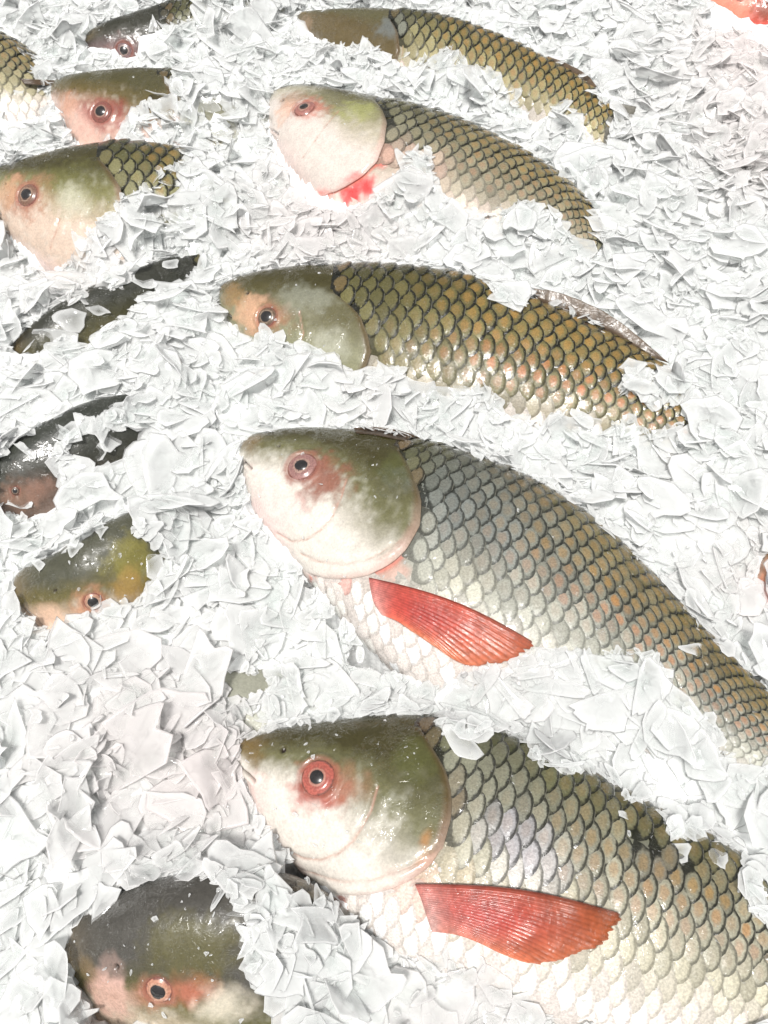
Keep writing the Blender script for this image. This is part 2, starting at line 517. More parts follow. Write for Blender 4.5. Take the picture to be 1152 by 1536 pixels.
RED = (0.50, 0.13, 0.10)
DKB = (0.10, 0.06, 0.03)
FISH = [
 dict(key='F1', spot_t=0.47, tshift=0.09, mouth=[(357, 1146), (364, 1154), (373, 1162), (382, 1171)], label='nearest carp with red ringed eye and brown gash on its gill cover above crimson fin',
  zc=0.0, roll=9, res=(330, 170),
  pairs=[(356,1137,356,1137),(358,1122,360,1150),(366,1110,366,1172),(385,1103,376,1200),(420,1094,392,1235),(470,1085,425,1280),
         (540,1076,475,1332),(640,1072,545,1398),(740,1092,640,1460),(840,1135,750,1515),(940,1190,880,1560),(1050,1250,1010,1590),
         (1160,1320,1130,1600),(1260,1400,1240,1590),(1340,1470,1330,1580),(1420,1540,1415,1600)],
  vis=[[(356,1140),(357,1122),(368,1106),(390,1098),(440,1086),(500,1076),(570,1069),(640,1066),(650,1088),(672,1105),(700,1112),(735,1103),(775,1106),
        (788,1130),(800,1150),(822,1152),(842,1168),(868,1155),(900,1172),(935,1195),(945,1215),(975,1212),(990,1245),(1005,1262),
        (1050,1258),(1062,1270),(1095,1280),(1112,1300),(1108,1335),(1130,1375),(1160,1400),(1160,1545),(860,1545),(800,1510),
        (730,1470),(690,1440),(660,1440),(610,1440),(570,1420),(530,1388),(480,1338),(440,1298),(405,1255),(380,1215),(365,1180)]],
  eye=(477,1166,27,12), edge=[(632,1095),(650,1125),(668,1160),(676,1195),(673,1230),(662,1268),(640,1300),(605,1325),(560,1338),(510,1340)],
  creases=[[(566,1180),(556,1215),(545,1240),(528,1262),(505,1282),(480,1291),(455,1288),(432,1275)],[(655,1275),(615,1300),(560,1318),(510,1322),(470,1312),(440,1296)]],
  nostril=(425,1124,5), lips=1,
  blots=[(376,1122,30,(0.17,0.11,0.035),0.85,1.2),(482,1186,46,(0.42,0.09,0.065),0.9,1.4),(520,1178,40,(0.33,0.17,0.10),0.55,1.6),(640,1260,20,(0.40,0.19,0.06),0.8,0.5),(630,1290,22,(0.45,0.22,0.08),0.7,0.6),
         (610,1330,30,(0.8,0.45,0.36),0.5,1.6),(385,1190,30,(0.85,0.6,0.55),0.6,1.0),(620,1140,40,(0.12,0.13,0.04),0.5,1.3),
         (800,1290,60,(0.42,0.41,0.44),0.6,1.4),(760,1260,46,(0.30,0.29,0.32),0.55,1.4),(980,1290,26,(0.10,0.09,0.09),0.8,1.5),(690,1330,40,(0.75,0.6,0.4),0.4,1.2)],
  pal=pal(mid=(0.235,0.235,0.185),upper=(0.075,0.078,0.036),low=(0.50,0.47,0.36)), L=26, W=31, gold=0.3, skip=[(962,1262,20),(1012,1285,15)], rim=0.85, spot=0.55),
 dict(key='F2', spot_t=0.5, tshift=0.05, mouth=[(359, 686), (367, 693), (377, 702)], label='carp across the middle with silvery flank and coral red fin pointing right',
  zc=0.006, roll=8, res=(330, 170),
  pairs=[(359,690,359,690),(360,678,360,704),(366,664,363,725),(380,654,370,752),(415,647,388,790),(470,643,425,835),(540,646,468,885),
         (620,658,530,955),(710,682,620,1030),(800,720,740,1085),(880,775,850,1115),(960,850,940,1140),(1040,935,1020,1165),
         (1120,1015,1095,1190),(1200,1090,1170,1215),(1280,1150,1250,1240)],
  vis=[[(355,692),(360,668),(374,650),(420,641),(500,638),(560,642),(620,651),(700,676),(760,698),(820,724),(860,735),(875,752),(897,775),(920,808),(945,818),
        (985,850),(1010,888),(1055,930),(1085,960),(1100,990),(1125,998),(1160,1030),(1160,1160),(1095,1140),(1085,1100),(1060,1065),
        (1020,1052),(1000,1010),(985,975),(945,962),(900,985),(850,975),(805,968),(770,990),(740,998),(700,1004),(660,1025),(630,1030),
        (600,1018),(555,988),(515,953),(475,908),(445,868),(398,812),(370,770),(358,730)]],
  eye=(452,700,24,11.5), edge=[(596,675),(610,695),(622,722),(629,752),(625,790),(610,822),(585,846),(550,860),(510,866),(465,860)],
  creases=[[(520,720),(512,745),(500,772),(482,795),(460,810),(436,812),(415,800)],[(600,815),(560,838),(520,847),(480,843),(450,830)]],
  nostril=(418,668,3), lips=1,
  blots=[(374,664,24,(0.18,0.12,0.05),0.75,1.2),(478,714,50,(0.27,0.10,0.065),0.9,1.4),(452,702,32,(0.55,0.28,0.24),0.6,1.2),(600,700,40,(0.10,0.11,0.035),0.55,1.3),(596,856,22,(0.75,0.36,0.28),0.45,1.6),
         (628,805,16,(0.66,0.40,0.26),0.5,0.8),(455,862,18,(0.85,0.3,0.25),0.6,1.2),(400,770,60,(0.86,0.62,0.58),0.6,1.2),(690,860,46,(0.70,0.64,0.48),0.2,1.2),
         (740,740,120,(0.25,0.28,0.29),0.35,1.3)],
  pal=pal(mid=(0.172,0.182,0.158),low=(0.42,0.42,0.36)), L=25, W=23.5, gold=0.5, skip=[(592,858,20)], rim=0.8, spot=0.5),
 dict(key='F3', mouth=[(329, 459), (336, 466), (346, 476)], label='olive carp with golden black edged scales, brown back fin, chin buried in ice',
  zc=-0.002, roll=20, res=(300, 150),
  pairs=[(328,452,328,452),(329,442,329,463),(334,430,333,480),(350,420,345,505),(390,409,375,540),(440,401,415,570),(510,397,480,600),(600,398,570,630),
         (690,410,660,650),(780,440,750,662),(860,475,830,672),(930,510,905,682),(990,548,970,695),(1050,595,1030,705),(1100,640,1080,715)],
  vis=[[(324,452),(330,428),(350,416),(400,404),(460,396),(530,392),(600,394),(650,401),(688,408),(718,420),(735,442),(750,460),(775,467),(790,457),
        (795,432),(850,446),(900,471),(950,500),(988,528),(1000,540),(975,548),(945,548),(935,572),(922,592),(950,602),(970,617),(1010,610),(1040,615),
        (1000,640),(975,648),(945,625),(905,637),(880,622),(830,618),(790,625),(760,618),(750,585),(715,572),(690,592),(650,582),(620,570),
        (600,545),(570,550),(530,552),(500,540),(480,522),(460,515),(430,512),(412,497),(402,492),(385,505),(355,490),(333,488)]],
  eye=(400,475,16,10), edge=[(500,440),(520,455),(540,478),(551,503),(554,530),(548,555),(532,578),(505,596)],
  creases=[[(450,470),(455,500),(448,530),(430,550)]],
  nostril=(372,440,3), lips=1,
  blots=[(400,478,34,(0.34,0.16,0.09),0.85,1.4),(370,475,34,(0.62,0.38,0.24),0.8,1.0),(345,445,26,(0.30,0.18,0.07),0.7,1.0),(500,480,60,(0.17,0.16,0.085),0.4,1.3),(455,445,34,(0.33,0.34,0.27),0.5,1.6),(500,520,30,(0.42,0.42,0.33),0.6,1.3)],
  pal=pal(mid=(0.13,0.12,0.05),low=(0.20,0.18,0.10),upper=(0.058,0.054,0.018),hmid=(0.085,0.074,0.028),hlow=(0.25,0.245,0.15)), L=24, W=24, skip=[], rim=1.0, spot=0.9, gold=0.9),
 dict(key='F4', mouth=[(403, 192), (410, 197), (418, 203)], label='carp with bloody gill slit and sunken eye, pale head tilted up, second from the top',
  zc=-0.002, roll=4, res=(280, 140),
  pairs=[(403,175,403,175),(404,163,402,190),(409,148,402,205),(420,137,404,225),(450,131,412,250),(490,134,430,280),(550,145,475,315),(620,158,550,350),
         (690,178,630,370),(750,205,700,385),(810,240,765,395),(860,275,815,400),(895,320,850,400),(915,360,880,405)],
  vis=[[(399,175),(402,158),(411,138),(430,127),(480,128),(560,143),(640,158),(700,176),(760,205),(820,241),(868,272),(884,300),(878,322),(888,350),(908,374),
        (888,377),(868,352),(845,338),(830,318),(805,300),(770,300),(745,312),(715,325),(690,322),(680,300),(662,290),(655,262),(648,235),(636,212),(605,213),
        (598,240),(590,268),(572,290),(543,307),(507,314),(470,306),(437,294),(418,262),(402,230),(397,200)]],
  eye=(456,163,17,8), edge=[(562,150),(574,165),(580,185),(577,212),(565,240),(543,264),(515,282),(480,294),(450,292)],
  creases=[[(506,168),(490,185),(472,210),(455,235),(438,262)]],
  nostril=(425,150,3), lips=0,
  blots=[(440,146,28,(0.36,0.22,0.14),0.75,1.2),(510,148,46,(0.15,0.14,0.055),0.75,2.0),(458,165,32,(0.55,0.20,0.15),0.85,1.2),(430,165,26,(0.70,0.45,0.33),0.7,1.0),(540,275,26,(0.75,0.10,0.10),0.9,1.3),(572,243,16,(0.6,0.10,0.08),0.9,1.0),(555,272,18,(0.72,0.07,0.07),0.95,1.0),(525,290,18,(0.74,0.08,0.08),0.95,1.2),
         (490,297,18,(0.80,0.2,0.17),0.7,1.2),(578,190,10,(0.14,0.07,0.04),0.8,0.7),(540,165,32,(0.42,0.43,0.16),0.6,1.2),(620,250,50,(0.86,0.60,0.5),0.5,1.3)],
  pal=pal(hmid=(0.42,0.38,0.26),hlow=(0.70,0.62,0.56),mid=(0.22,0.21,0.14),low=(0.36,0.33,0.25),belly=(0.8,0.65,0.58)), L=20, W=19, skip=[(560,280,44),(505,302,30)], rim=0.9, spot=0.25, gold=0.7),
 dict(key='F5', label='topmost long carp with dark brown head and yellow scales curving down to its tail',
  zc=0.0, roll=24, res=(240, 120),
  pairs=[(445,30,445,30),(446,24,447,37),(452,19,452,47),(468,16,465,62),(500,14,490,85),(550,13,530,110),(610,15,590,138),(680,27,660,160),(750,53,725,180),
         (810,82,785,195),(860,110,835,210),(900,142,875,225),(925,165,905,232)],
  vis=[[(442,30),(452,17),(520,10),(600,10),(660,18),(720,38),(780,64),(840,94),(888,125),(882,147),(905,165),(942,172),(912,200),(908,228),(893,218),
        (880,175),(855,152),(832,157),(812,185),(800,192),(788,165),(793,140),(770,132),(740,106),(710,98),(690,75),(660,68),(625,90),(605,108),
        (588,88),(570,64),(540,62),(500,64),(475,52),(466,62),(455,48)]],
  eye=None, edge=[(585,30),(597,50),(600,75),(592,100)], creases=[], nostril=None, lips=0,
  blots=[(460,40,20,(0.32,0.22,0.14),0.7,1.0),(590,40,30,(0.16,0.18,0.18),0.7,1.0)],
  pal=pal(hmid=(0.10,0.075,0.03),hlow=(0.12,0.09,0.04),hbel=(0.2,0.15,0.1),htop=(0.10,0.09,0.04),mid=(0.26,0.24,0.12),low=(0.38,0.34,0.2)), L=17.5, W=17.5, skip=[], rim=1.0, spot=0.25, gold=1.0),
 dict(key='L1', label='small dark headed carp at the top edge, mostly under ice',
  zc=-0.01, roll=42, res=(170, 100),
  pairs=[(124,72,124,72),(124,64,128,82),(130,53,136,94),(150,38,158,108),(185,24,195,118),(230,10,240,125),(300,-10,300,130),(380,-30,380,120),(450,-45,450,60)],
  vis=[[(120,72),(128,48),(170,25),(230,6),(262,2),(300,12),(285,28),(252,32),(236,58),(208,68),(204,92),(182,88),(172,76),(155,72),(135,82)]],
  eye=(186,77,12,6.5), edge=[(250,30),(262,50),(268,80)], creases=[], nostril=(160,55,2), lips=0,
  blots=[(185,80,28,(0.25,0.15,0.14),0.8,1.3)],
  pal=pal(htop=(0.035,0.035,0.024),hmid=(0.045,0.042,0.03),hlow=(0.13,0.09,0.085),back=(0.04,0.042,0.03)), L=14, W=11, skip=[], rim=0.9, spot=0.2),
 dict(key='L2', mouth=[(78, 158), (86, 164), (95, 170)], label='carp head with red cheek and brown forehead, a dark rod beside its nose',
  zc=-0.004, roll=26, res=(190, 110),
  pairs=[(76,148,76,148),(77,138,79,160),(84,125,88,185),(105,115,105,225),(150,107,150,258),(210,101,215,275),(280,103,285,280),(350,115,350,275),(420,150,415,230)],
  vis=[[(72,150),(76,132),(92,116),(150,105),(230,97),(266,98),(252,115),(256,143),(243,155),(218,150),(202,162),(185,178),(170,198),(150,215),(112,228),(103,208),(83,178)]],
  eye=(151,167,17,9), edge=[(245,115),(256,135),(262,165)], creases=[], nostril=(112,132,2), lips=1,
  blots=[(152,172,38,(0.27,0.06,0.05),0.9,1.3),(100,160,26,(0.60,0.32,0.22),0.7,1.0),(120,205,40,(0.85,0.58,0.48),0.6,1.2)],
  pal=pal(hmid=(0.13,0.095,0.03),htop=(0.07,0.062,0.022),hlow=(0.58,0.37,0.30)), L=15, W=12, skip=[], rim=0.9, spot=0.2),
 dict(key='L3', mouth=[(-28, 300), (-12, 312), (2, 322)], label='olive carp cut off by the photo edge, a patch of scales behind its head',
  zc=0.0, roll=24, res=(220, 120),
  pairs=[(-34,290,-34,290),(-32,276,-28,305),(-18,264,-12,335),(10,252,12,372),(60,237,55,412),(130,221,115,435),(200,212,190,440),(270,220,260,430),(330,245,325,410),(380,285,380,370)],
  vis=[[(-10,262),(0,252),(50,236),(130,217),(200,209),(262,211),(274,236),(242,256),(216,276),(190,292),(178,285),(172,305),(150,325),(118,370),(95,395),(70,404),(20,362),(-10,335)]],
  eye=(41,292,18,10), edge=[(150,240),(165,258),(178,280),(184,305),(180,335)], creases=[[(88,330),(84,350),(76,372)]], nostril=(8,275,2), lips=0,
  blots=[(45,295,38,(0.42,0.20,0.13),0.85,1.4),(10,290,30,(0.55,0.33,0.2),0.7,1.0),(100,270,40,(0.16,0.16,0.05),0.4,1.5),(110,300,36,(0.7,0.68,0.55),0.5,1.0)],
  pal=pal(hmid=(0.2,0.19,0.07),hlow=(0.64,0.50,0.40),mid=(0.26,0.25,0.13)), L=21, W=20, skip=[], rim=0.95, spot=0.1, gold=0.6),
 dict(key='L4', grow=8, headlen=0.97, label='dark backed carp almost hidden by flakes, slanting under the olive one',
  zc=-0.012, roll=48, res=(150, 90),
  pairs=[(8,545,8,545),(12,530,18,558),(30,508,45,572),(70,473,90,582),(130,436,150,575),(200,406,220,545),(260,386,280,510),(300,382,315,460)],
  vis=[[(15,530),(55,485),(95,455),(100,460),(92,485),(62,522),(35,533)],[(110,490),(122,465),(150,438),(162,448),(195,435),(188,460),(152,482),(135,502),(122,516)],
       [(205,418),(240,396),(292,380),(285,392),(262,412),(230,428)],[(60,520),(70,512),(72,522)]],
  eye=None, edge=None, creases=[], nostril=None, lips=0, blots=[],
  pal=pal(htop=(0.035,0.036,0.027),hmid=(0.05,0.047,0.02),hlow=(0.09,0.08,0.035),back=(0.05,0.055,0.035)), L=16, W=13, skip=[], rim=0.9, spot=0.0),
 dict(key='L5', grow=7, headlen=0.97, label='blackish carp at the photo edge with a brown cheek, broken up by ice slivers',
  zc=-0.012, roll=46, res=(150, 90),
  pairs=[(-62,765,-62,765),(-57,738,-50,788),(-32,708,-20,808),(10,672,30,815),(70,636,95,812),(130,606,160,795),(190,590,220,765),(245,592,262,715)],
  vis=[[(-5,700),(20,675),(62,648),(104,630),(98,645),(78,665),(62,688),(76,720),(78,758),(45,768),(-5,750)],[(112,672),(140,655),(150,668),(192,648),(190,682),(160,692),(125,692)],
       [(120,610),(160,590),(185,585),(165,605),(140,618)]],
  eye=(23,737,7,4), edge=None, creases=[], nostril=None, lips=0, blots=[(25,740,34,(0.22,0.13,0.09),0.9,1.3),(55,735,26,(0.25,0.14,0.1),0.8,1.0)],
  pal=pal(htop=(0.035,0.038,0.03),hmid=(0.035,0.034,0.024),hlow=(0.12,0.08,0.06),back=(0.04,0.042,0.03)), L=18, W=14, skip=[], rim=0.9, spot=0.0),
 dict(key='L6', mouth=[(38, 914), (56, 929), (70, 945)], label='small olive brown carp head peering over ice, half its eye covered',
  zc=-0.006, roll=52, res=(190, 120),
  pairs=[(22,900,22,900),(22,885,28,916),(30,867,42,940),(50,849,68,968),(95,829,115,990),(150,796,170,995),(200,768,225,975),(245,752,275,930),(290,765,305,860)],
  vis=[[(18,900),(27,868),(50,848),(110,826),(160,791),(196,766),(198,775),(190,798),(204,803),(228,812),(238,840),(232,868),(212,892),(192,908),(172,905),(152,903),(138,912),(124,912),(112,926),(78,946),(50,938),(28,917)]],
  eye=(140,901,14,9), edge=None, headlen=0.97, creases=[], nostril=(82,886,3), lips=0,
  blots=[(135,905,30,(0.55,0.28,0.17),0.85,1.2),(75,925,30,(0.75,0.5,0.36),0.7,1.0),(195,845,45,(0.26,0.23,0.05),0.7,1.0),(190,880,28,(0.42,0.25,0.08),0.6,1.2)],
  pal=pal(htop=(0.075,0.075,0.05),hmid=(0.13,0.11,0.035),back=(0.06,0.065,0.045),hlow=(0.78,0.58,0.46)), L=18, W=14, skip=[], rim=0.9, spot=0.0),
 dict(key='L7', mouth=[(108, 1462), (126, 1498), (142, 1522)], label='broad dark grey topped carp head at the bottom edge, orange ringed eye',
  zc=-0.014, roll=50, res=(240, 160),
  pairs=[(98,1440,98,1440),(98,1420,104,1466),(108,1398,120,1502),(130,1374,150,1548),(190,1342,210,1595),(260,1314,290,1625),(340,1300,370,1632),(420,1305,450,1612),(490,1335,510,1560),(540,1380,550,1500)],
  vis=[[(94,1440),(98,1410),(115,1386),(170,1350),(235,1318),(288,1306),(318,1330),(332,1318),(345,1350),(362,1375),(372,1385),(362,1420),(360,1445),(378,1462),(386,1492),(432,1500),(432,1545),(160,1545),(128,1500),(104,1462)],
       [(425,1310),(440,1285),(450,1300),(478,1335),(468,1345),(440,1335),(432,1330)]],
  eye=(237,1486,21,13), edge=[(385,1340),(410,1380),(425,1430),(432,1480),(425,1530)], creases=[], nostril=(175,1452,5), lips=0,
  blots=[(285,1488,38,(0.48,0.16,0.10),0.85,1.3),(237,1492,34,(0.50,0.22,0.15),0.7,1.2),(170,1450,24,(0.28,0.2,0.17),0.8,1.0),(165,1500,40,(0.80,0.5,0.42),0.7,1.3),
         (330,1510,40,(0.82,0.74,0.6),0.7,1.4),(290,1430,60,(0.13,0.115,0.02),0.5,1.5),(128,1455,20,(0.20,0.14,0.07),0.7,1.0),(425,1520,18,(0.75,0.3,0.25),0.8,1.0)],
  pal=pal(htop=(0.075,0.07,0.06),hmid=(0.105,0.095,0.022),back=(0.075,0.072,0.06),hlow=(0.80,0.66,0.52)), L=24, W=19, skip=[], rim=0.9, spot=0.0),
 dict(key='L0', label='scaly tail end of a carp entering at the top corner of the photo',
  zc=-0.004, roll=12, res=(150, 90),
  pairs=[(-300,60,-300,60),(-298,45,-298,75),(-285,20,-285,105),(-230,-10,-230,160),(-140,0,-140,200),(-60,22,-60,212),(0,42,0,208),(40,65,42,195),(75,100,78,170)],
  vis=[[(-8,44),(25,48),(40,55),(36,82),(44,100),(40,118),(72,150),(68,160),(40,182),(-8,195)]],
  eye=None, edge=[(-180,20),(-170,60),(-170,110),(-180,160)], creases=[], nostril=None, lips=0, blots=[],
  pal=pal(mid=(0.25,0.23,0.13),low=(0.35,0.32,0.2)), L=18, W=19, skip=[], rim=1.0, spot=0.1, gold=0.6),
 dict(key='R1', label='carp in the top corner showing only raw red gill flesh and a brown back',
  zc=-0.004, roll=20, res=(150, 90),
  pairs=[(1030,-20,1030,-20),(1032,-40,1035,0),(1050,-65,1055,30),(1090,-85,1085,55),(1150,-95,1130,75),(1230,-90,1200,85),(1320,-75,1290,85),(1420,-40,1400,70),(1490,0,1485,50)],
  vis=[[(1064,-8),(1160,-8),(1160,62),(1135,58),(1128,48),(1115,40),(1100,46),(1078,48),(1064,38),(1058,28),(1070,12)]],
  eye=None, edge=None, creases=[], nostril=None, lips=0, blots=[(1080,25,36,(0.85,0.10,0.08),0.95,1.0),(1100,10,40,(0.80,0.30,0.2),0.8,1.0),(1148,12,22,(0.25,0.08,0.05),0.9,1.0),(1145,50,18,(0.8,0.12,0.09),0.9,1.0)],
  pal=pal(hmid=(0.5,0.13,0.07),hlow=(0.62,0.10,0.07),htop=(0.12,0.05,0.03),hbel=(0.6,0.10,0.07)), L=15, W=12, skip=[], rim=0.9, spot=0.0),
 dict(key='R2', label='peach coloured snout of a carp poking in at the photo edge through ice',
  zc=-0.004, roll=20, res=(130, 80),
  pairs=[(1132,872,1132,872),(1134,852,1136,888),(1143,826,1148,912),(1165,798,1170,940),(1210,778,1220,970),(1280,768,1290,985),(1360,775,1370,970),(1440,810,1440,920)],
  vis=[[(1128,872),(1136,838),(1138,800),(1160,790),(1160,912),(1145,895),(1138,880)]],
  eye=None, edge=None, creases=[], nostril=None, lips=0, blots=[(1150,890,24,(0.85,0.22,0.15),0.8,1.0),(1145,850,30,(0.70,0.36,0.23),0.8,1.2)],
  pal=pal(hmid=(0.60,0.27,0.15),hlow=(0.66,0.26,0.16),htop=(0.2,0.1,0.05),hbel=(0.66,0.2,0.13)), L=18, W=14, skip=[], rim=0.9, spot=0.0),
 dict(key='H1', headlen=0.97, label='pale silver carp buried in ice behind the nearest one, glimpsed above its snout',
  zc=-0.026, roll=20, res=(150, 90),
  pairs=[(140,1120,140,1120),(142,1105,145,1135),(155,1083,165,1162),(190,1058,205,1190),(250,1030,265,1205),(320,1008,335,1208),(400,1000,410,1200),(470,1010,480,1180),(540,1035,545,1140)],
  vis=[[(340,1032),(350,1014),(398,1012),(404,1028),(380,1042),(352,1058)],[(360,1085),(392,1066),(405,1074),(385,1092)]],
  eye=None, edge=None, creases=[], nostril=None, lips=0, blots=[(200,1120,80,(0.75,0.45,0.4),0.6,1.2)],
  pal=pal(hmid=(0.5,0.5,0.42),mid=(0.55,0.54,0.48),upper=(0.4,0.4,0.35),htop=(0.3,0.3,0.24),back=(0.36,0.36,0.32)), L=20, W=16, skip=[], rim=0.2, spot=0.0, gold=0.0),
]

# ------------------------------------------------------------------ visible mask (where bare fish shows between the ice), kept at half resolution
MARG = 120
MW, MH = int((PW + 2 * MARG) / 2), int((PH + 2 * MARG) / 2)
gx, gy = np.meshgrid((np.arange(MW) + 0.5) * 2 - MARG, (np.arange(MH) + 0.5) * 2 - MARG)
_gp = np.stack([gx * 0.045, gy * 0.045, np.zeros_like(gx)], -1)
wx = (fbm(_gp, 3) - 0.5) * 16
wy = (fbm(_gp + 91.7, 3) - 0.5) * 16
VIS = np.zeros((MH, MW), bool)
VIS = np.zeros((MH, MW), bool)
def dilate(m, r):
    o = m.copy()
    for k in range(r):
        q = o.copy()
        q[1:] |= o[:-1]; q[:-1] |= o[1:]; q[:, 1:] |= o[:, :-1]; q[:, :-1] |= o[:, 1:]
        o = q
    return o


def erode(m, r):
    return ~dilate(~m, r)


def mask_at(m, px):
    ix = np.clip(((px[..., 0] + MARG) / 2).astype(int), 0, MW - 1)
    iy = np.clip(((px[..., 1] + MARG) / 2).astype(int), 0, MH - 1)
    return m[iy, ix]


for f in FISH:
    f['mask'] = np.zeros((MH, MW), bool)
    for poly in f['vis']:
        f['mask'] |= in_poly(poly, gx + wx, gy + wy)


# ------------------------------------------------------------------ fish builder
class Fish:
    def __init__(s, spec):
        s.spec = spec
        pr = np.array(spec['pairs'], float)
        mid = (pr[:, :2] + pr[:, 2:]) / 2
        hh = np.linalg.norm(pr[:, :2] - pr[:, 2:], axis=1)
        step = np.linalg.norm(np.diff(mid, axis=0), axis=1) + 0.5 * np.abs(np.diff(hh))
        xs = np.concatenate([[0], np.cumsum(step)])
        xs /= xs[-1]
        NU, NPH = spec['res']
        # rings: denser towards the snout
        nc = 60
        wu = np.linspace(0, 1, nc) ** 1.35
        P = hermite(pr, xs, wu)
        zc, rho = spec['zc'], R(spec['roll'])
        ph = np.linspace(0, 2 * math.pi, 72, endpoint=False)
        Cs, EH, ET = [], [], []
        n_exp = 2.25
        ch = np.sign(np.cos(ph)) * np.abs(np.cos(ph)) ** (2 / n_exp)
        sh = np.sign(np.sin(ph)) * np.abs(np.sin(ph)) ** (2 / n_exp)
        for i in range(nc):
            D, V = P[i, :2], P[i, 2:]
            Dw, Vw = unproject(D, zc)[0:3], unproject(V, zc)[0:3]
            if i == 0:
                c = unproject((D + V) / 2, zc)
                Cs.append(c); EH.append(np.zeros(3)); ET.append(np.zeros(3))
                continue
            dv = Dw - Vw
            a = np.linalg.norm(dv) / 2
            dv = dv / (2 * a)
            u = wu[i]
            ratio = np.interp(u, [0, 0.05, 0.15, 0.3, 0.6, 1.0], [0.85, 0.72, 0.6, 0.55, 0.5, 0.4])
            e_h = math.cos(rho) * dv + math.sin(rho) * np.array([0, 0, 1.0])
            e_t = -math.sin(rho) * dv + math.cos(rho) * np.array([0, 0, 1.0])
            c = unproject((D + V) / 2, zc)
            n2 = (D - V)
            hp = np.linalg.norm(n2)
            n2 = n2 / hp
            for it in range(6):
                ring = c + a * ch[:, None] * e_h + a * ratio * sh[:, None] * e_t
                q, dep = project(ring)
                pr_ = (q - (D + V) / 2) @ n2
                ext = pr_.max() - pr_.min()
                a *= hp / ext
                shift = (pr_.max() + pr_.min()) / 2
                dpx = -shift * n2
                c = c + dpx[0] * dep.mean() / F_PX * AX_R
                # move in the ground plane towards/away from the viewer
                c = c + np.array([0, 1.0, 0]) * (-dpx[1]) * dep.mean() / F_PX / sp
            Cs.append(c); EH.append(a * e_h); ET.append(a * ratio * e_t)
        Cs, EH, ET = np.array(Cs), np.array(EH), np.array(ET)
        Cs[0] = Cs[1] + (Cs[1] - Cs[2]) * 0.35
        nu = np.linspace(0, 1, NU) ** 1.35
        s.u = nu
        C = hermite(Cs, wu, nu)
        H = hermite(EH, wu, nu)
        T = hermite(ET, wu, nu)
        kv = int(NPH * 0.72)
        s.phi = np.concatenate([np.linspace(-0.12, math.pi + 0.12, kv, endpoint=False), np.linspace(math.pi + 0.12, 2 * math.pi - 0.12, NPH - kv, endpoint=False)])
        c_, s_ = np.cos(s.phi), np.sin(s.phi)
        chh = np.sign(c_) * np.abs(c_) ** (2 / n_exp)
        shh = np.sign(s_) * np.abs(s_) ** (2 / n_exp)
        G = C[:, None] + chh[None, :, None] * H[:, None] + shh[None, :, None] * T[:, None]
        s.C, s.H, s.T = C, H, T
        s.kv = kv
        s.G = G
        s.NU, s.NPH = NU, NPH
        s.normals()
        mp = C
        s.arc = np.concatenate([[0], np.cumsum(np.linalg.norm(np.diff(mp, axis=0), axis=1))])
        s.head_w = np.linalg.norm(H, axis=1).max()

    def normals(s):
        G = s.G
        du = np.gradient(G, axis=0)
        dp = (np.roll(G, -1, 1) - np.roll(G, 1, 1))
        n = np.cross(du, dp)
        n = norm(n)
        out = ((G - s.C[:, None]) * n).sum(-1)
        if out[5:].mean() < 0:
            n = -n
            s.flip = True
        else:
            s.flip = False
        n[0] = norm(s.C[0] - s.C[6])
        s.N = n
        q, d = project(G)
        s.px, s.dep = q, d
        s.front = ((CAM - G) * n).sum(-1) > 0

    def locate(s, p):
        """surface grid index nearest to a picture point, on the near side"""
        d2 = ((s.px - np.asarray(p, float)) ** 2).sum(-1)
        d2 = np.where(s.front, d2, 1e9)
        i = np.unravel_index(np.argmin(d2), d2.shape)
        return i

    def at(s, ui, pi):
        """bilinear evaluation at fractional grid indices (visible side)"""
        ui = np.clip(ui, 0, s.NU - 1.001)
        pi = np.clip(pi, 0, s.kv - 1.001)
        i, j = ui.astype(int), pi.astype(int)
        a, b = (ui - i)[..., None], (pi - j)[..., None]

        def bl(X):
            return (X[i, j] * (1 - a) + X[i + 1, j] * a) * (1 - b) + (X[i, j + 1] * (1 - a) + X[i + 1, j + 1] * a) * b
        return bl(s.G), norm(bl(s.N)), bl(s.C4)

    def shape_head(s):
        sp_ = s.spec
        G, N = s.G, s.N
        scale = np.median(s.dep) / F_PX
        s.pxm = scale
        U = np.broadcast_to(s.u[:, None], G.shape[:2])
        # gill edge as a function of phi
        if sp_['edge']:
            idx = [s.locate(p) for p in sp_['edge']]
            e = sorted((s.phi[j], s.arc[i], i) for i, j in idx)
            eph = np.array([x[0] for x in e]); ear = np.array([x[1] for x in e])
        else:
            k = int(s.NU * sp_.get('headlen', 0.52))
            eph = np.array([0.3, 2.8]); ear = np.array([s.arc[k], s.arc[k]])
        s.eph, s.ear = eph, ear
        vis_phi = np.clip(s.phi, -0.12, math.pi + 0.12)
        s.edge_arc = np.interp(vis_phi, eph, ear)
        s.edge_arc[s.kv:] = ear.max()
        A = np.broadcast_to(s.arc[:, None], G.shape[:2])
        # signed distance along the body, positive behind the gill edge
        s.sd = A - s.edge_arc[None, :]
        disp = np.zeros(G.shape[:2])
        # a shallow trough behind the cover
        mm = 0.001
        disp -= 1.6 * mm * np.exp(-((s.sd - 1.5 * mm) / (2.5 * mm)) ** 2) * (np.sin(np.clip(s.phi, 0, math.pi)) > 0.25)[None, :]
        s.crease_d = np.full(G.shape[:2], 1.0)
        for cr in sp_['creases']:
            idx = [s.locate(p) for p in cr]
            pts = np.array([G[i] for i in idx])
            best = np.full(G.shape[:2], 9.0)
            for a, b in zip(pts[:-1], pts[1:]):
                ab = b - a
                t = np.clip(((G - a) @ ab) / max(ab @ ab, 1e-12), 0, 1)
                best = np.minimum(best, np.linalg.norm(G - a - t[..., None] * ab, axis=-1))
            s.crease_d = np.minimum(s.crease_d, best)
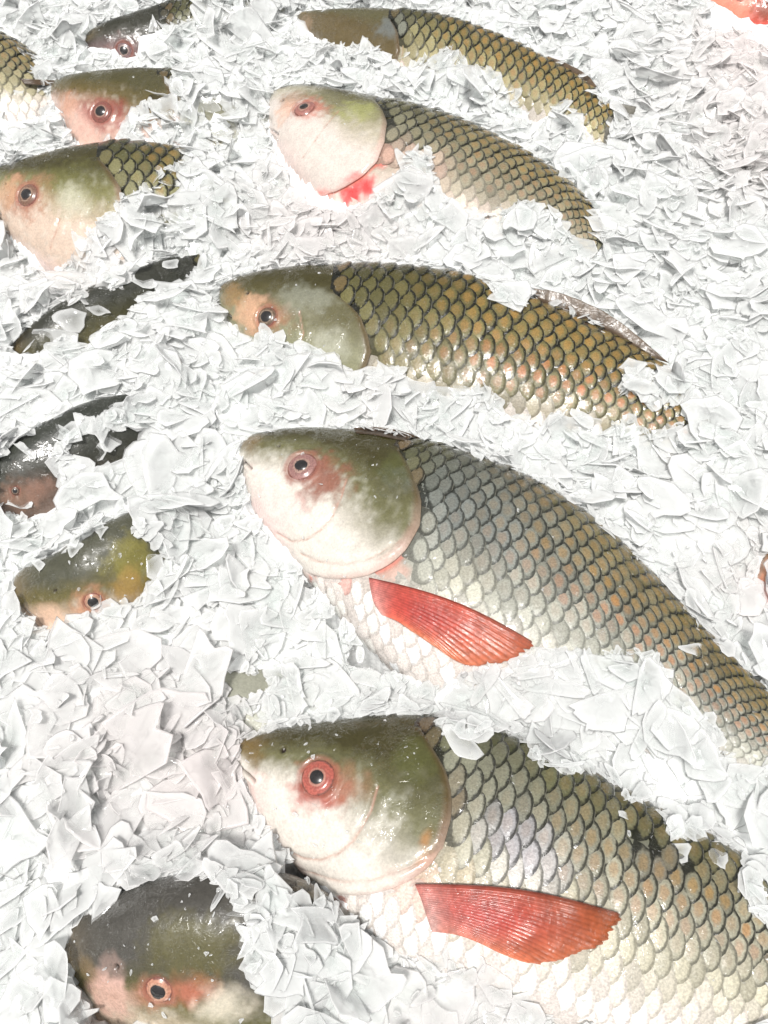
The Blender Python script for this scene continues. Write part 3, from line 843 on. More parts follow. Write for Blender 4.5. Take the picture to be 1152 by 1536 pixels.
        disp -= 1.0 * mm * np.exp(-(s.crease_d / (0.9 * mm)) ** 2) * s.front
        disp += 0.3 * mm * np.exp(-((s.crease_d - 4 * mm) / (2.5 * mm)) ** 2) * s.front
        s.mouth_d = np.full(G.shape[:2], 1.0)
        if sp_.get('mouth'):
            pts = np.array([G[s.locate(p)] for p in sp_['mouth']])
            for a, b in zip(pts[:-1], pts[1:]):
                ab = b - a
                t = np.clip(((G - a) @ ab) / max(ab @ ab, 1e-12), 0, 1)
                s.mouth_d = np.minimum(s.mouth_d, np.linalg.norm(G - a - t[..., None] * ab, axis=-1))
            disp -= 1.9 * mm * np.exp(-(s.mouth_d / (0.7 * mm)) ** 2)
            disp += 0.5 * mm * np.exp(-((s.mouth_d - 2.4 * mm) / (1.1 * mm)) ** 2)
        if sp_['eye']:
            i, j = s.locate(sp_['eye'][:2])
            s.eye_p, s.eye_n = G[i, j].copy(), N[i, j].copy()
            s.eye_r = sp_['eye'][2] * s.dep[i, j] / F_PX
            d = np.linalg.norm(G - s.eye_p, axis=-1)
            s.eye_d = d / s.eye_r
            disp -= 1.5 * mm * sstep(1.0, 0.85, s.eye_d)
            disp += 0.9 * mm * np.exp(-((s.eye_d - 1.22) / 0.13) ** 2)
            disp -= 0.5 * mm * np.exp(-((s.eye_d - 1.5) / 0.1) ** 2)
        else:
            s.eye_d = np.full(G.shape[:2], 99.0)
        if sp_['nostril']:
            x, y, r = sp_['nostril']
            i, j = s.locate((x, y))
            rr = r * s.dep[i, j] / F_PX
            s.nos_d = np.linalg.norm(G - G[i, j], axis=-1) / rr
            disp -= 1.5 * mm * sstep(1.1, 0.3, s.nos_d)
            disp += 0.6 * mm * np.exp(-((s.nos_d - 1.6) / 0.4) ** 2)
        else:
            s.nos_d = np.full(G.shape[:2], 99.0)
        # low lumps of soft skin
        disp += (fbm(G * 90 + 3.1, 3) - 0.5) * 1.1 * mm
        s.G = G + N * disp[..., None]
        s.normals()

    def colour(s):
        sp_ = s.spec
        p = {k: np.array(v) for k, v in sp_['pal'].items()}
        t = np.clip(s.phi / math.pi, 0, 1).copy()
        t[s.kv:] = np.interp(s.phi[s.kv:], [math.pi, 2 * math.pi], [1, 0])
        G = s.G
        nz = fbm(G * 60, 3) - 0.5
        nz2 = fbm(G * 240 + 7, 3) - 0.5
        T = np.clip(t[None, :] + nz * 0.06 + nz2 * 0.07, 0, 1)
        hx = np.clip(s.arc[:, None] / np.maximum(s.edge_arc[None, :], 1e-4), 0, 1)
        TH = np.clip(T - 0.11 * sstep(0.35, 0.9, hx), 0, 1)

        def grad(stops, T=T):
            xs = [q[0] for q in stops]
            return np.stack([np.interp(T, xs, [q[1][c] for q in stops]) for c in range(3)], -1)
        TB = np.clip(T + sp_.get('tshift', 0.0), 0, 1)
        body = grad([(0, p['back']), (0.12, p['back']), (0.3, p['upper']), (0.48, p['mid']), (0.66, p['low']), (0.82, p['belly']), (1, p['belly'])], TB)
        head = grad([(0, p['htop']), (0.27, p['htop']), (0.40, p['hmid']), (0.54, p['hlow']), (0.75, p['hlow']), (0.9, p['hbel']), (1, p['hbel'])], TH)
        f = sstep(-0.002, 0.003, s.sd)[..., None]
        c = head * (1 - f) + body * f
        # snout browner
        sn = np.exp(-(s.arc / (0.016)) ** 2)[:, None] * sstep(0.5, 0.3, T)
        c = c * (1 - 0.6 * sn[..., None]) + 0.6 * sn[..., None] * np.array([0.26, 0.17, 0.06])
        # silvery mottling on the cheek
        mo = sstep(0.02, 0.25, nz2) * sstep(0.36, 0.5, T) * (1 - f[..., 0]) * 0.2 * sstep(0.2, 0.6, p['hlow'][0])
        c = c * (1 - mo[..., None]) + mo[..., None] * np.array([0.70, 0.69, 0.62])
        # blood and bruises
        for (x, y, r, col, k, asp) in sp_['blots']:
            i, j = s.locate((x, y))
            d = G - G[i, j]
            ax = norm(s.C[min(i + 4, s.NU - 1)] - s.C[max(i - 4, 0)])
            al = d @ ax
            pe = np.sqrt(np.maximum((d * d).sum(-1) - al ** 2, 0))
            rr = r * s.dep[i, j] / F_PX
            dd = np.sqrt((al / asp) ** 2 + pe ** 2) / rr + nz * 1.1 + nz2 * 0.9
            w = (sstep(1.1, 0.3, dd) * k)[..., None]
            c = c * (1 - w) + w * np.array(col)
        # gill slit: brown above, raw red towards the throat
        tt = t[None, :]
        w = (np.exp(-((s.sd - 0.0012) / 0.0022) ** 2) * ((t > 0.1) & (t < 0.98))[None, :])[..., None]
        gc = np.where((tt < 0.5)[..., None], np.array([0.12, 0.075, 0.035]), np.array([0.62, 0.20, 0.15]))
        if sp_['edge']:
            c = c * (1 - 0.85 * w) + 0.85 * w * gc
        w = (np.exp(-(s.crease_d / 0.0006) ** 2) * 0.7)[..., None]
        c = c * (1 - w) + w * np.array([0.46, 0.25, 0.19])
        if sp_['eye']:
            w = (np.exp(-((s.eye_d - 1.08) / 0.14) ** 2) * 0.6)[..., None]
            c = c * (1 - w) + w * np.array([0.30, 0.10, 0.07])
        w = (np.exp(-(s.mouth_d / 0.0007) ** 2) * 0.85)[..., None]
        c = c * (1 - w) + w * np.array([0.09, 0.05, 0.04])
        w = sstep(1.1, 0.5, s.nos_d)[..., None]
        c = c * (1 - w) + w * np.array([0.03, 0.02, 0.015])
        s.C4 = np.clip(c, 0.01, 0.9)

    def build(s):
        sp_ = s.spec
        root = thing('carp', sp_['label'], 'fish', 'carp laid out on crushed ice')
        s.root = root
        NU, NPH = s.NU, s.NPH
        i, j = np.meshgrid(np.arange(NU - 1), np.arange(NPH), indexing='ij')
        j2 = (j + 1) % NPH
        q = np.stack([i * NPH + j, (i + 1) * NPH + j, (i + 1) * NPH + j2, i * NPH + j2], -1).reshape(-1, 4)
        if s.flip:
            q = q[:, ::-1]
        me = mesh_np('body', s.G.reshape(-1, 3), q, M_SKIN, {'Col': s.C4.reshape(-1, 3)})
        link('body', me, root)
        if sp_['edge']:
            s.gill_cover()
        if sp_['eye']:
            s.eye()
        s.scales()
        return root

    def gi(s, arc):
        return np.interp(arc, s.arc, np.arange(s.NU))

    def pj(s, phi):
        return np.interp(phi, s.phi[:s.kv], np.arange(s.kv))

    def gill_cover(s):
        """overlapping plate that ends in a free rounded edge"""
        eph = s.eph
        na, nb = 60, 30
        ph = np.linspace(max(eph.min() - 0.05, 0.15), min(eph.max() + 0.05, math.pi), na)
        ea = np.interp(ph, s.eph, s.ear)
        k = np.sin(np.linspace(0, math.pi, na)) ** 0.6
        width = 0.034 * (s.head_w / 0.07) * (0.4 + 0.6 * k)
        tb = np.concatenate([np.linspace(0, 1, nb), [1.015, 1.01, 0.985]])
        off = np.concatenate([sstep(0, 1, np.linspace(0, 1, nb)) * 0.0022, [0.0014, 0.0002, -0.001]])
        off[:nb] -= 0.0006 * (1 - np.linspace(0, 1, nb))
        off[nb - 4:nb] -= np.array([0, 0.0001, 0.0003, 0.0006])
        A = ea[:, None] - width[:, None] * (1 - tb[None, :])
        P, Nn, C = s.at(s.gi(A), s.pj(np.broadcast_to(ph[:, None], A.shape)))
        O = off[None, :] * (0.25 + 0.75 * k[:, None]) - 0.0004 * (tb[None, :] < 0.05)
        V = P + Nn * O[..., None]
        # colour sampled a little forward, so that the slit's dark band is not repeated on the plate
        A2 = np.minimum(A, ea[:, None] - 0.004)
        _, _, C = s.at(s.gi(A2), s.pj(np.broadcast_to(ph[:, None], A.shape)))
        rimw = (sstep(0.93, 1.0, tb)[None, :] * np.ones((na, 1)))[..., None] * 0.35
        lower = sstep(0.42, 0.62, ph / math.pi)[:, None, None] * float(sstep(0.25, 0.5, s.spec['pal']['hlow'][0]))
        bw = (sstep(0.82, 0.95, tb)[None, :] * k[:, None])[..., None] * (0.85 - 0.4 * lower)
        C = C * (1 - bw) + bw * (np.array([0.11, 0.07, 0.028]) * (1 - lower) + np.array([0.74, 0.46, 0.40]) * lower)
        C = C * (1 - rimw * 0.4) + rimw * 0.4 * np.array([0.72, 0.62, 0.5])
        nb2 = len(tb)
        i, j = np.meshgrid(np.arange(na - 1), np.arange(nb2 - 1), indexing='ij')
        q = np.stack([i * nb2 + j, i * nb2 + j + 1, (i + 1) * nb2 + j + 1, (i + 1) * nb2 + j], -1).reshape(-1, 4)
        v0 = V.reshape(-1, 3)[q[len(q) // 2]]
        fn = np.cross(v0[1] - v0[0], v0[3] - v0[0])
        if fn @ Nn[na // 2, nb2 // 2] < 0:
            q = q[:, ::-1]
        link('gill_cover', mesh_np('gill_cover', V.reshape(-1, 3), q, M_SKIN, {'Col': np.clip(C, 0.01, 0.9).reshape(-1, 3)}), s.root)

    def eye(s):
        r, n, p = s.eye_r, s.eye_n, s.eye_p
        rp = s.spec['eye'][3] / s.spec['eye'][2]
        # the eyeball faces out of its socket, a little towards the surface normal
        t1 = norm(np.cross(n, np.array([0.3, 0.9, 0.1])))
        t2 = np.cross(n, t1)
        rad = np.array([0, .2, .35, .45, .5, .55, .62, .7, .78, .86, .93, 1.0, 1.06])
        hgt = 0.34 * np.sqrt(np.maximum(0, 1.13 - rad ** 2)) - 0.17
        hgt = hgt + 0.03 * np.exp(-((rad - 0.7) / 0.07) ** 2)
        na = 48
        V, C = [], []
        ir = {'F1': (0.46, 0.12, 0.09), 'F2': (0.36, 0.19, 0.17), 'F3': (0.16, 0.10, 0.065), 'F4': (0.40, 0.17, 0.14), 'L1': (0.22, 0.14, 0.14), 'L2': (0.26, 0.09, 0.07), 'L3': (0.24, 0.13, 0.09),
              'L5': (0.12, 0.07, 0.05), 'L6': (0.50, 0.27, 0.18), 'L7': (0.62, 0.30, 0.20)}.get(s.spec['key'], (0.4, 0.22, 0.18))
        ir = np.array(ir)
        for a, h in zip(rad, hgt):
            for k in range(na):
                an = 2 * math.pi * k / na
                V.append(p + r * (a * 0.98 * (math.cos(an) * t1 + math.sin(an) * t2) + h * n))
                rr = a + 0.02 * math.sin(3 * an)
                c = np.array([0.05, 0.03, 0.025]) if rr < rp * 0.9 else ((ir * 0.6 + np.array([0.15, 0.12, 0.09])) if rr < rp + 0.07 else ir * (0.75 + 0.5 * (rr - rp)))
                if rr > 0.92:
                    c = np.array([0.22, 0.09, 0.07])
                C.append(c)
        V, C = np.array(V), np.array(C)
        nr = len(rad)
        q = []
        for i in range(nr - 1):
            for k in range(na):
                q.append((i * na + k, (i + 1) * na + k, (i + 1) * na + (k + 1) % na, i * na + (k + 1) % na))
        e = link('eye', mesh_np('eye', V, q, M_EYE, {'Col': C}), s.root)
        # pupil: a low dark lens
        pa = {'F4': (0.95, 0.55), 'F2': (1.0, 0.85), 'L3': (1.0, 0.8), 'L2': (1.0, 0.85)}.get(s.spec['key'], (1.0, 0.93))
        V, q = [], []
        rd = np.array([0, .3, .6, .85, 1.0])
        for a in rd:
            for k in range(24):
                an = 2 * math.pi * k / 24
                V.append(p + r * (rp * a * (math.cos(an) * t1 * pa[0] + pa[1] * math.sin(an) * t2) + (0.34 * math.sqrt(1.13 - (rp * a) ** 2) - 0.17 + 0.05 - 0.065 * a ** 3) * n))
        for i in range(4):
            for k in range(24):
                q.append((i * 24 + k, (i + 1) * 24 + k, (i + 1) * 24 + (k + 1) % 24, i * 24 + (k + 1) % 24))
        link('pupil', mesh_np('pupil', np.array(V), q, M_EYE, {'Col': np.tile(np.array([[0.022, 0.02, 0.02]]), (len(V), 1))}), e)

    def scales(s):
        sp_ = s.spec
        mk = dilate(s.spec['mask'], 12)
        k = s.pxm
        # reference station: the deepest ring
        hs_ = np.linalg.norm(s.H, axis=1)
        im = int(np.argmax(hs_))
        kd = np.median(s.dep[im]) / F_PX
        # px sizes were read near the fish's own head: use the depth at the gill edge
        L0, W0 = sp_['L'] * k, sp_['W'] * k
        # rows: equal arcs round the flank at the reference ring
        ring = s.G[im, :s.kv]
        arcp = np.concatenate([[0], np.cumsum(np.linalg.norm(np.diff(ring, axis=0), axis=1))])
        rows = np.arange(W0 * 0.4, arcp[-1], W0)
        rj = np.interp(rows, arcp, np.arange(s.kv))
        rph = np.interp(rj, np.arange(s.kv), s.phi[:s.kv])
        dphi = np.gradient(rph)
        # columns along the length, shrinking with the body's height
        a0 = s.ear.min() - 0.02
        cols = [a0]
        while cols[-1] < s.arc[-1] * 0.985:
            h = np.interp(cols[-1], s.arc, hs_) / hs_.max()
            cols.append(cols[-1] + L0 * (0.35 + 0.65 * h ** 0.8))
        cols = np.array(cols)
        cell = np.gradient(cols)
        A, PHI, DA, DP = [], [], [], []
        for r in range(len(rows)):
            ofs = 0.5 if r % 2 else 0.0
            ca = np.interp(np.arange(len(cols) - 1) + ofs, np.arange(len(cols)), cols)
            cl = np.interp(np.arange(len(cols) - 1) + ofs, np.arange(len(cols)), cell)
            e = np.interp(rph[r], s.eph, s.ear)
            if rph[r] < s.eph.min():
                e -= 0.004
            ok = ca > e + cl * 0.2
            A += list(ca[ok]); DA += list(cl[ok]); PHI += [rph[r]] * ok.sum(); DP += [dphi[r]] * ok.sum()
        if not A:
            return
        A, PHI, DA, DP = map(np.array, (A, PHI, DA, DP))
        n = len(A)
        # local grid of a scale: t from the root to the free edge, w across
        tt = np.array([0.12, 0.38, 0.62, 0.82, 0.94, 1.0])
        ww = np.array([-1, -0.6, -0.2, 0.2, 0.6, 1.0])
        hw = np.where(tt < 0.52, 1.0, np.sqrt(np.maximum(1 - ((tt - 0.52) / 0.49) ** 2, 0.0)))
        t_, w_ = np.meshgrid(tt, ww, indexing='ij')
        wv = w_ * hw[:, None]
        # the free edge is an arc: bend the last rows
        t2 = t_.copy()
        jit = RNG.normal(0, 0.055, (n, 2))
        ln = 1.95
        ua = A[:, None, None] + DA[:, None, None] * (ln * (t2[None] - 0.62) + jit[:, 0:1, None])
        pa = PHI[:, None, None] + DP[:, None, None] * (1.0 * wv[None] + jit[:, 1:2, None] * 0.6)
        P, Nn, C = s.at(s.gi(ua), s.pj(np.clip(pa, -0.12, math.pi + 0.12)))
        lift = (RNG.uniform(0.75, 1.3, n) * (1 - 0.62 * sstep(0.55, 0.74, PHI / math.pi + sp_.get('tshift', 0.0))) * W0 * 0.1)[:, None, None]
        T3 = t2[None] * np.ones((n, 1, 1))
        prof = -0.55 + 1.55 * T3
        edge_dn = -0.35 * sstep(0.93, 1.0, T3)
        dome = 0.95 * (1 - wv[None] ** 2) * sstep(0.3, 0.75, T3) * (1 - 0.4 * sstep(0.85, 1.0, T3))
        V = P + Nn * (lift * (prof + edge_dn + dome))[..., None]
        cen, cn, cc = s.at(s.gi(A), s.pj(PHI))
        q, dep = project(cen)
        vis = (((CAM - cen) * cn).sum(-1) > -0.02) & mask_at(mk, q)
        vis &= (q[:, 0] > -25) & (q[:, 0] < PW + 25) & (q[:, 1] > -25) & (q[:, 1] < PH + 25)
        for (x, y, r) in sp_['skip']:
            d = np.hypot((q[:, 0] - x) / 1.25, q[:, 1] - y)
            vis &= ~(d < r * (0.75 + 0.5 * RNG.random(n)))
        ids = np.where(vis)[0]
        if len(ids) == 0:
            return
        tn = PHI / math.pi
        tn = tn + sp_.get('tshift', 0.0) * 0.6
        dors = sstep(0.70, 0.44, tn)                       # 1 on the back, 0 on the belly
        gold = sp_.get('gold', 0.15)
        back = np.interp(A, [s.ear.max(), s.arc[-1]], [0, 1])
        base = cc.copy()
        ochre = np.array([0.17, 0.14, 0.05])
        gk = (0.45 * gold * sstep(0.75, 0.3, tn) * (0.35 + 0.65 * sstep(0.05, 0.35, back)) * RNG.uniform(0.6, 1.0, n))[:, None]
        base = base * (1 - gk) + gk * ochre
        gk = (min(1.0, gold * 1.5) * 0.5 * sstep(0.12, 0.5, back) * sstep(0.62, 0.3, tn))[:, None]
        base = base * (1 - gk) + gk * np.array([0.20, 0.16, 0.07])
        base = np.clip(base * RNG.uniform(0.8, 1.22, (n, 1)) * (0.85 + 0.5 * fbm(cen * 45 + 9, 2))[:, None], 0.02, 0.85)
        rk = np.clip(sp_['rim'] * (0.06 + 0.94 * dors + 0.2 * back * sstep(0.85, 0.55, tn)), 0, 1)[:, None]
        rim = (cc * 0.85) * (1 - rk) + rk * np.array([0.012, 0.012, 0.007])
        spot = np.clip(sp_['spot'] * np.exp(-((tn - sp_.get('spot_t', 0.57)) / 0.075) ** 2) * (0.15 + 0.85 * sstep(0.1, 0.45, back)) * RNG.uniform(0.3, 1.1, n), 0, 1)
        up = sstep(0.56, 0.44, tn)[:, None]
        sc = up * np.array([0.36, 0.20, 0.05]) + (1 - up) * np.array([0.52, 0.19, 0.08])
        ksp = np.clip(spot + up[:, 0] * gold * 0.8 * sstep(0.0, 0.3, back) * RNG.uniform(0.4, 1.0, n), 0, 1)
        spot = np.concatenate([sc, ksp[:, None]], 1)
        m, k2 = len(tt), len(ww)
        i, j = np.meshgrid(np.arange(m - 1), np.arange(k2 - 1), indexing='ij')
        qd = np.stack([i * k2 + j, (i + 1) * k2 + j, (i + 1) * k2 + j + 1, i * k2 + j + 1], -1).reshape(-1, 4)
        v0 = V[ids[0]].reshape(-1, 3)
        fn = np.cross(v0[qd[7][1]] - v0[qd[7][0]], v0[qd[7][3]] - v0[qd[7][0]])
        if fn @ cn[ids[0]] < 0:
            qd = qd[:, ::-1]
        uv = np.stack([t2.ravel(), wv.ravel()], -1)
        # the 300 largest in view singly, any more in one joined part
        strict = mask_at(s.spec['mask'], q[ids])
        size = DA[ids] * DP[ids] / dep[ids] ** 2 * np.where(strict, 1.0, 0.1)
        order = ids[np.argsort(-size)]
        one, rest = order[:300], order[300:]
        for d in one:
            me = mesh_np('scale', V[d].reshape(-1, 3), qd, M_SCALE,
                         {'Col': np.tile(base[d], (m * k2, 1)), 'Rim': np.tile(rim[d], (m * k2, 1)), 'Spot': np.tile(spot[d], (m * k2, 1))}, uv)
            link('scale', me, s.root)
        if len(rest):
            nv = m * k2
            VV = V[rest].reshape(-1, 3)
            Q = (qd[None] + (np.arange(len(rest)) * nv)[:, None, None]).reshape(-1, 4)
            me = mesh_np('further_scales', VV, Q, M_SCALE,
                         {'Col': np.repeat(base[rest], nv, 0), 'Rim': np.repeat(rim[rest], nv, 0), 'Spot': np.repeat(spot[rest], nv, 0)}, np.tile(uv, (len(rest), 1)))
            o = link('further_scales', me, s.root)
            o['kind'] = 'stuff'
        print(sp_['key'], 'scales', len(one), len(rest))

    def fin(s, name, base_px, tips_px, cols, lift=0.002, rays=16, off_plane=None, thick_first=True, bow=0.0):
        """membrane with raised rays, fanned from base to tips, lying on the flank (or standing off the back)"""
        base_px, tips_px = np.array(base_px, float), np.array(tips_px, float)
        nr, nt = rays * 6 + 1, 34
        x = np.linspace(0, 1, nr)
        xb = np.linspace(0, 1, len(base_px)); xt = np.linspace(0, 1, len(tips_px))
        B = hermite(base_px, xb, x)
        T = hermite(tips_px, xt, x)
        t = np.linspace(0, 1, nt)
        px = B[:, None] * (1 - t[None, :, None]) + T[:, None] * t[None, :, None]
        # the rays bow a little towards the back
        per_ = norm((T - B) @ np.array([[0.0, -1.0], [1.0, 0.0]]))
        px = px + (per_ * (bow * np.linalg.norm(T - B, axis=1))[:, None])[:, None] * np.sin(math.pi * t)[None, :, None]
        # ragged free edge
        rag = 0.004 * np.sin(x * rays * 2 * math.pi) + 0.045 * (vnoise(np.stack([x * rays * 1.7, x * 0, x * 0], -1)) - 0.5)
        px = px + (T - B)[:, None] * (rag[:, None] * t[None, :] ** 4)[..., None]
        # bring to the surface of the fish: nearest surface depth, smoothed
        step = 4
        dep = np.zeros((nr, nt))
        sx, st_ = list(range(0, nr, step)), list(range(0, nt, 3))
        coarse = np.array([[s.dep[s.locate(px[a, b])] for b in st_] for a in sx])
        for _ in range(2):
            pad = np.pad(coarse, 1, mode='edge')
            coarse = (pad[1:-1, 1:-1] * 2 + pad[:-2, 1:-1] + pad[2:, 1:-1] + pad[1:-1, :-2] + pad[1:-1, 2:]) / 6
        tmp = np.array([np.interp(np.arange(nt), st_, r_) for r_ in coarse])
        dep = np.stack([np.interp(np.arange(nr), sx, tmp[:, b]) for b in range(nt)], 1)
        h = lift * (0.62 + 0.38 * sstep(0, 0.35, t))[None, :]
        ray = np.abs(np.sin(x * rays * math.pi)) ** 0.7
        ridge = (0.00028 * (1 - ray))[:, None] * (1 - 0.6 * t[None, :])
        first = np.zeros(nr)
        if thick_first:
            first = np.exp(-(x / 0.035) ** 2)
            ridge = ridge + 0.0012 * first[:, None] * (1 - 0.5 * t[None, :])
        wob = (vnoise(np.stack([px[..., 0] * 0.03, px[..., 1] * 0.03, px[..., 0] * 0], -1)) - 0.5) * 0.002 * t[None, :]
        top = at_depth(px, dep - h - ridge - wob)
        bot = at_depth(px, dep - h - wob + 0.0006)
        c = np.zeros((nr, nt, 3))
        c0, c1, c2, c3 = [np.array(q) for q in cols]       # base-leading, base-trailing, tip-leading, tip-trailing
        X, Tt = x[:, None, None], t[None, :, None]
        c = (c0 * (1 - X) + c1 * X) * (1 - Tt) + (c2 * (1 - X) + c3 * X) * Tt
        if rays > 12:
            deep = (np.exp(-((X - 0.42) / 0.34) ** 2 - ((Tt - 0.42) / 0.36) ** 2) * 0.75)
            c = c * (1 - deep) + deep * np.array([0.52, 0.035, 0.035])
            fl = sstep(0.2, 0.0, Tt) * (0.25 + 0.6 * X)
            c = c * (1 - fl) + fl * np.array([0.74, 0.50, 0.45])
        c = c * (0.84 + 0.2 * (ray[:, None, None]) ** 1.0)
        c = c * (1 - 0.75 * first[:, None, None]) + 0.75 * first[:, None, None] * np.array([0.16, 0.045, 0.03])
        nz = fbm(np.stack([px[..., 0] * 0.05, px[..., 1] * 0.05, px[..., 0] * 0 + 3], -1), 3)
        c = np.clip(c * (0.75 + 0.5 * nz[..., None]), 0.01, 0.9)
        V = np.concatenate([top.reshape(-1, 3), bot.reshape(-1, 3)])
        n0 = nr * nt
        i, j = np.meshgrid(np.arange(nr - 1), np.arange(nt - 1), indexing='ij')
        q = np.stack([i * nt + j, i * nt + j + 1, (i + 1) * nt + j + 1, (i + 1) * nt + j], -1).reshape(-1, 4)
        v = V[q[len(q) // 2]]
        if np.cross(v[1] - v[0], v[3] - v[0]) @ (CAM - v[0]) < 0:
            q = q[:, ::-1]
        qb = q[:, ::-1] + n0
        rim = []
        per = [(0, b) for b in range(nt)] + [(a, nt - 1) for a in range(1, nr)] + [(nr - 1, b) for b in range(nt - 2, -1, -1)] + [(a, 0) for a in range(nr - 2, 0, -1)]
        ids = [a * nt + b for a, b in per]
        for a, b in zip(ids, ids[1:] + ids[:1]):
            rim.append((a, b, b + n0, a + n0))
        Q = np.concatenate([q, qb, np.array(rim)])
        c = np.concatenate([c, np.broadcast_to(1 - 0.4 * t[None, :, None] ** 2, c.shape[:2] + (1,))], -1) if rays > 12 else c
        C = np.concatenate([c.reshape(-1, c.shape[-1])] * 2)
        return link(name, mesh_np(name, V, Q, M_FIN, {'Col': C}), s.root)


fishes = {}
for f in FISH:
    o = Fish(f)
    o.shape_head()
    sil = np.zeros((MH, MW), bool)
    hx = ((o.px[..., 0] + MARG) / 2).astype(int); hy = ((o.px[..., 1] + MARG) / 2).astype(int)
    ok = (hx >= 0) & (hx < MW) & (hy >= 0) & (hy < MH)
    sil[hy[ok], hx[ok]] = True
    sil = erode(dilate(sil, 4), 4)
    f['mask'] = dilate(f['mask'], f.get('grow', 3)) & sil
    VIS |= f['mask']
    o.colour()
    o.build()
    fishes[f['key']] = o

CR, OR = (0.62, 0.07, 0.05), (0.85, 0.22, 0.07)
fishes['F1'].fin('pectoral_fin', [(622,1326),(632,1350),(640,1375),(648,1398)],
                 [(932,1370),(920,1395),(895,1418),(865,1432),(830,1443),(795,1445),(755,1432),(715,1412)],
                 [(0.60,0.12,0.09),(0.80,0.45,0.40),(0.40,0.10,0.025),(0.90,0.24,0.09)], lift=0.004, rays=24, bow=0.045)
fishes['F2'].fin('pectoral_fin', [(553,866),(556,885),(561,905),(572,922)],
                 [(800,962),(792,975),(770,986),(742,995),(712,1000),(685,992),(655,972),(615,945)],
                 [(0.62,0.10,0.08),(0.80,0.20,0.16),(0.62,0.14,0.06),(0.90,0.34,0.16)], lift=0.004, rays=19, bow=0.05)
BR = (0.10, 0.065, 0.04)
BR2 = (0.16, 0.11, 0.07)
fishes['F3'].fin('dorsal_fin', [(795,452),(850,478),(905,506),(960,532)], [(798,430),(860,446),(925,480),(1005,545)], [BR, BR, BR2, BR2], lift=0.003, rays=9, thick_first=False)
fishes['F2'].fin('dorsal_fin', [(535,650),(560,652),(590,658),(625,664)], [(530,642),(560,640),(600,646),(640,660)], [BR, BR, BR, BR], lift=0.003, rays=8, thick_first=False)
fishes['F5'].fin('dorsal_fin', [(820,92),(845,105),(870,122),(885,138)], [(822,84),(852,96),(880,112),(895,130)], [BR, BR, BR2, BR2], lift=0.003, rays=7, thick_first=False)
fishes['F5'].fin('tail_fin', [(900,150),(905,170),(908,190),(905,210)], [(955,160),(948,178),(938,205),(915,245)], [(0.2,0.19,0.16)] * 4, lift=0.002, rays=9, thick_first=False)
fishes['L0'].fin('dorsal_fin', [(30,118),(33,122),(36,126)], [(96,121),(97,125),(96,129)], [BR, BR, BR2, BR2], lift=0.008, rays=3, thick_first=False)

# ------------------------------------------------------------------ the ice
# world height map of the fish (2 mm cells)
X0, X1, Y0, Y1, CS = -0.85, 0.85, -0.42, 0.95, 0.002
GW, GH = int((X1 - X0) / CS), int((Y1 - Y0) / CS)
top = np.full((GH, GW), -1.0)
for f in fishes.values():
    P = f.G.reshape(-1, 3)
    ix = ((P[:, 0] - X0) / CS).astype(int); iy = ((P[:, 1] - Y0) / CS).astype(int)
    ok = (ix >= 0) & (ix < GW) & (iy >= 0) & (iy < GH)
    np.maximum.at(top, (iy[ok], ix[ok]), P[ok, 2])


def nbmax(A):
    pad = np.pad(A, 1, mode='edge')
    return np.max([pad[:-2, 1:-1], pad[2:, 1:-1], pad[1:-1, :-2], pad[1:-1, 2:]], 0)


def blur(A):
    pad = np.pad(A, 1, mode='edge')
    return (pad[:-2, 1:-1] + pad[2:, 1:-1] + pad[1:-1, :-2] + pad[1:-1, 2:] + 2 * A) / 6


for _ in range(3):                                        # close pinholes
    top = np.where(top < -0.5, nbmax(top), top)
cx, cyy = np.meshgrid(X0 + (np.arange(GW) + 0.5) * CS, Y0 + (np.arange(GH) + 0.5) * CS)
cell_p = np.stack([cx, cyy, np.zeros_like(cx)], -1)
lump = fbm(cell_p * 16, 3)
BASE = 0.005 + 0.046 * (lump - 0.5) + 0.014 * (fbm(cell_p * 45 + 5, 2) - 0.5)
has = top > -0.5
pt = cell_p.copy(); pt[..., 2] = np.where(has, top, 0)
qpx, _ = project(pt)
bare = has & mask_at(VIS, qpx)
# loose ice level: over the buried parts of the fish, lower beside the bare ones
nearbare = bare.astype(float)
for _ in range(14):
    nearbare = blur(nearbare)
ICE = np.where(has & ~bare, np.maximum(BASE, top + 0.004), BASE - 0.016 * np.clip(nearbare * 2, 0, 1))
for _ in range(5):
    ICE = np.where(bare, -0.05, blur(np.where(bare, nbmax(ICE), ICE)))
SURF = np.where(bare, top, ICE)


def ice_h(x, y):
    ix = np.clip(((x - X0) / CS).astype(int), 2, GW - 3); iy = np.clip(((y - Y0) / CS).astype(int), 2, GH - 3)
    return SURF[iy, ix], (SURF[iy, ix + 2] - SURF[iy, ix - 2]) / (4 * CS), (SURF[iy + 2, ix] - SURF[iy - 2, ix]) / (4 * CS), bare[iy, ix]


def surf_hit(px):
    """first point of the heaped surface (ice or fish) on the line of sight"""
    px = np.asarray(px, float)
    out = unproject(px, -0.03)
    done = np.zeros(px.shape[:-1], bool)
    for z in np.linspace(0.075, -0.03, 71):
        p = unproject(px, z)
        ix = np.clip(((p[..., 0] - X0) / CS).astype(int), 0, GW - 1); iy = np.clip(((p[..., 1] - Y0) / CS).astype(int), 0, GH - 1)
        h = (SURF[iy, ix] >= z) & ~done
        out[h] = p[h]
        done |= h
    return out


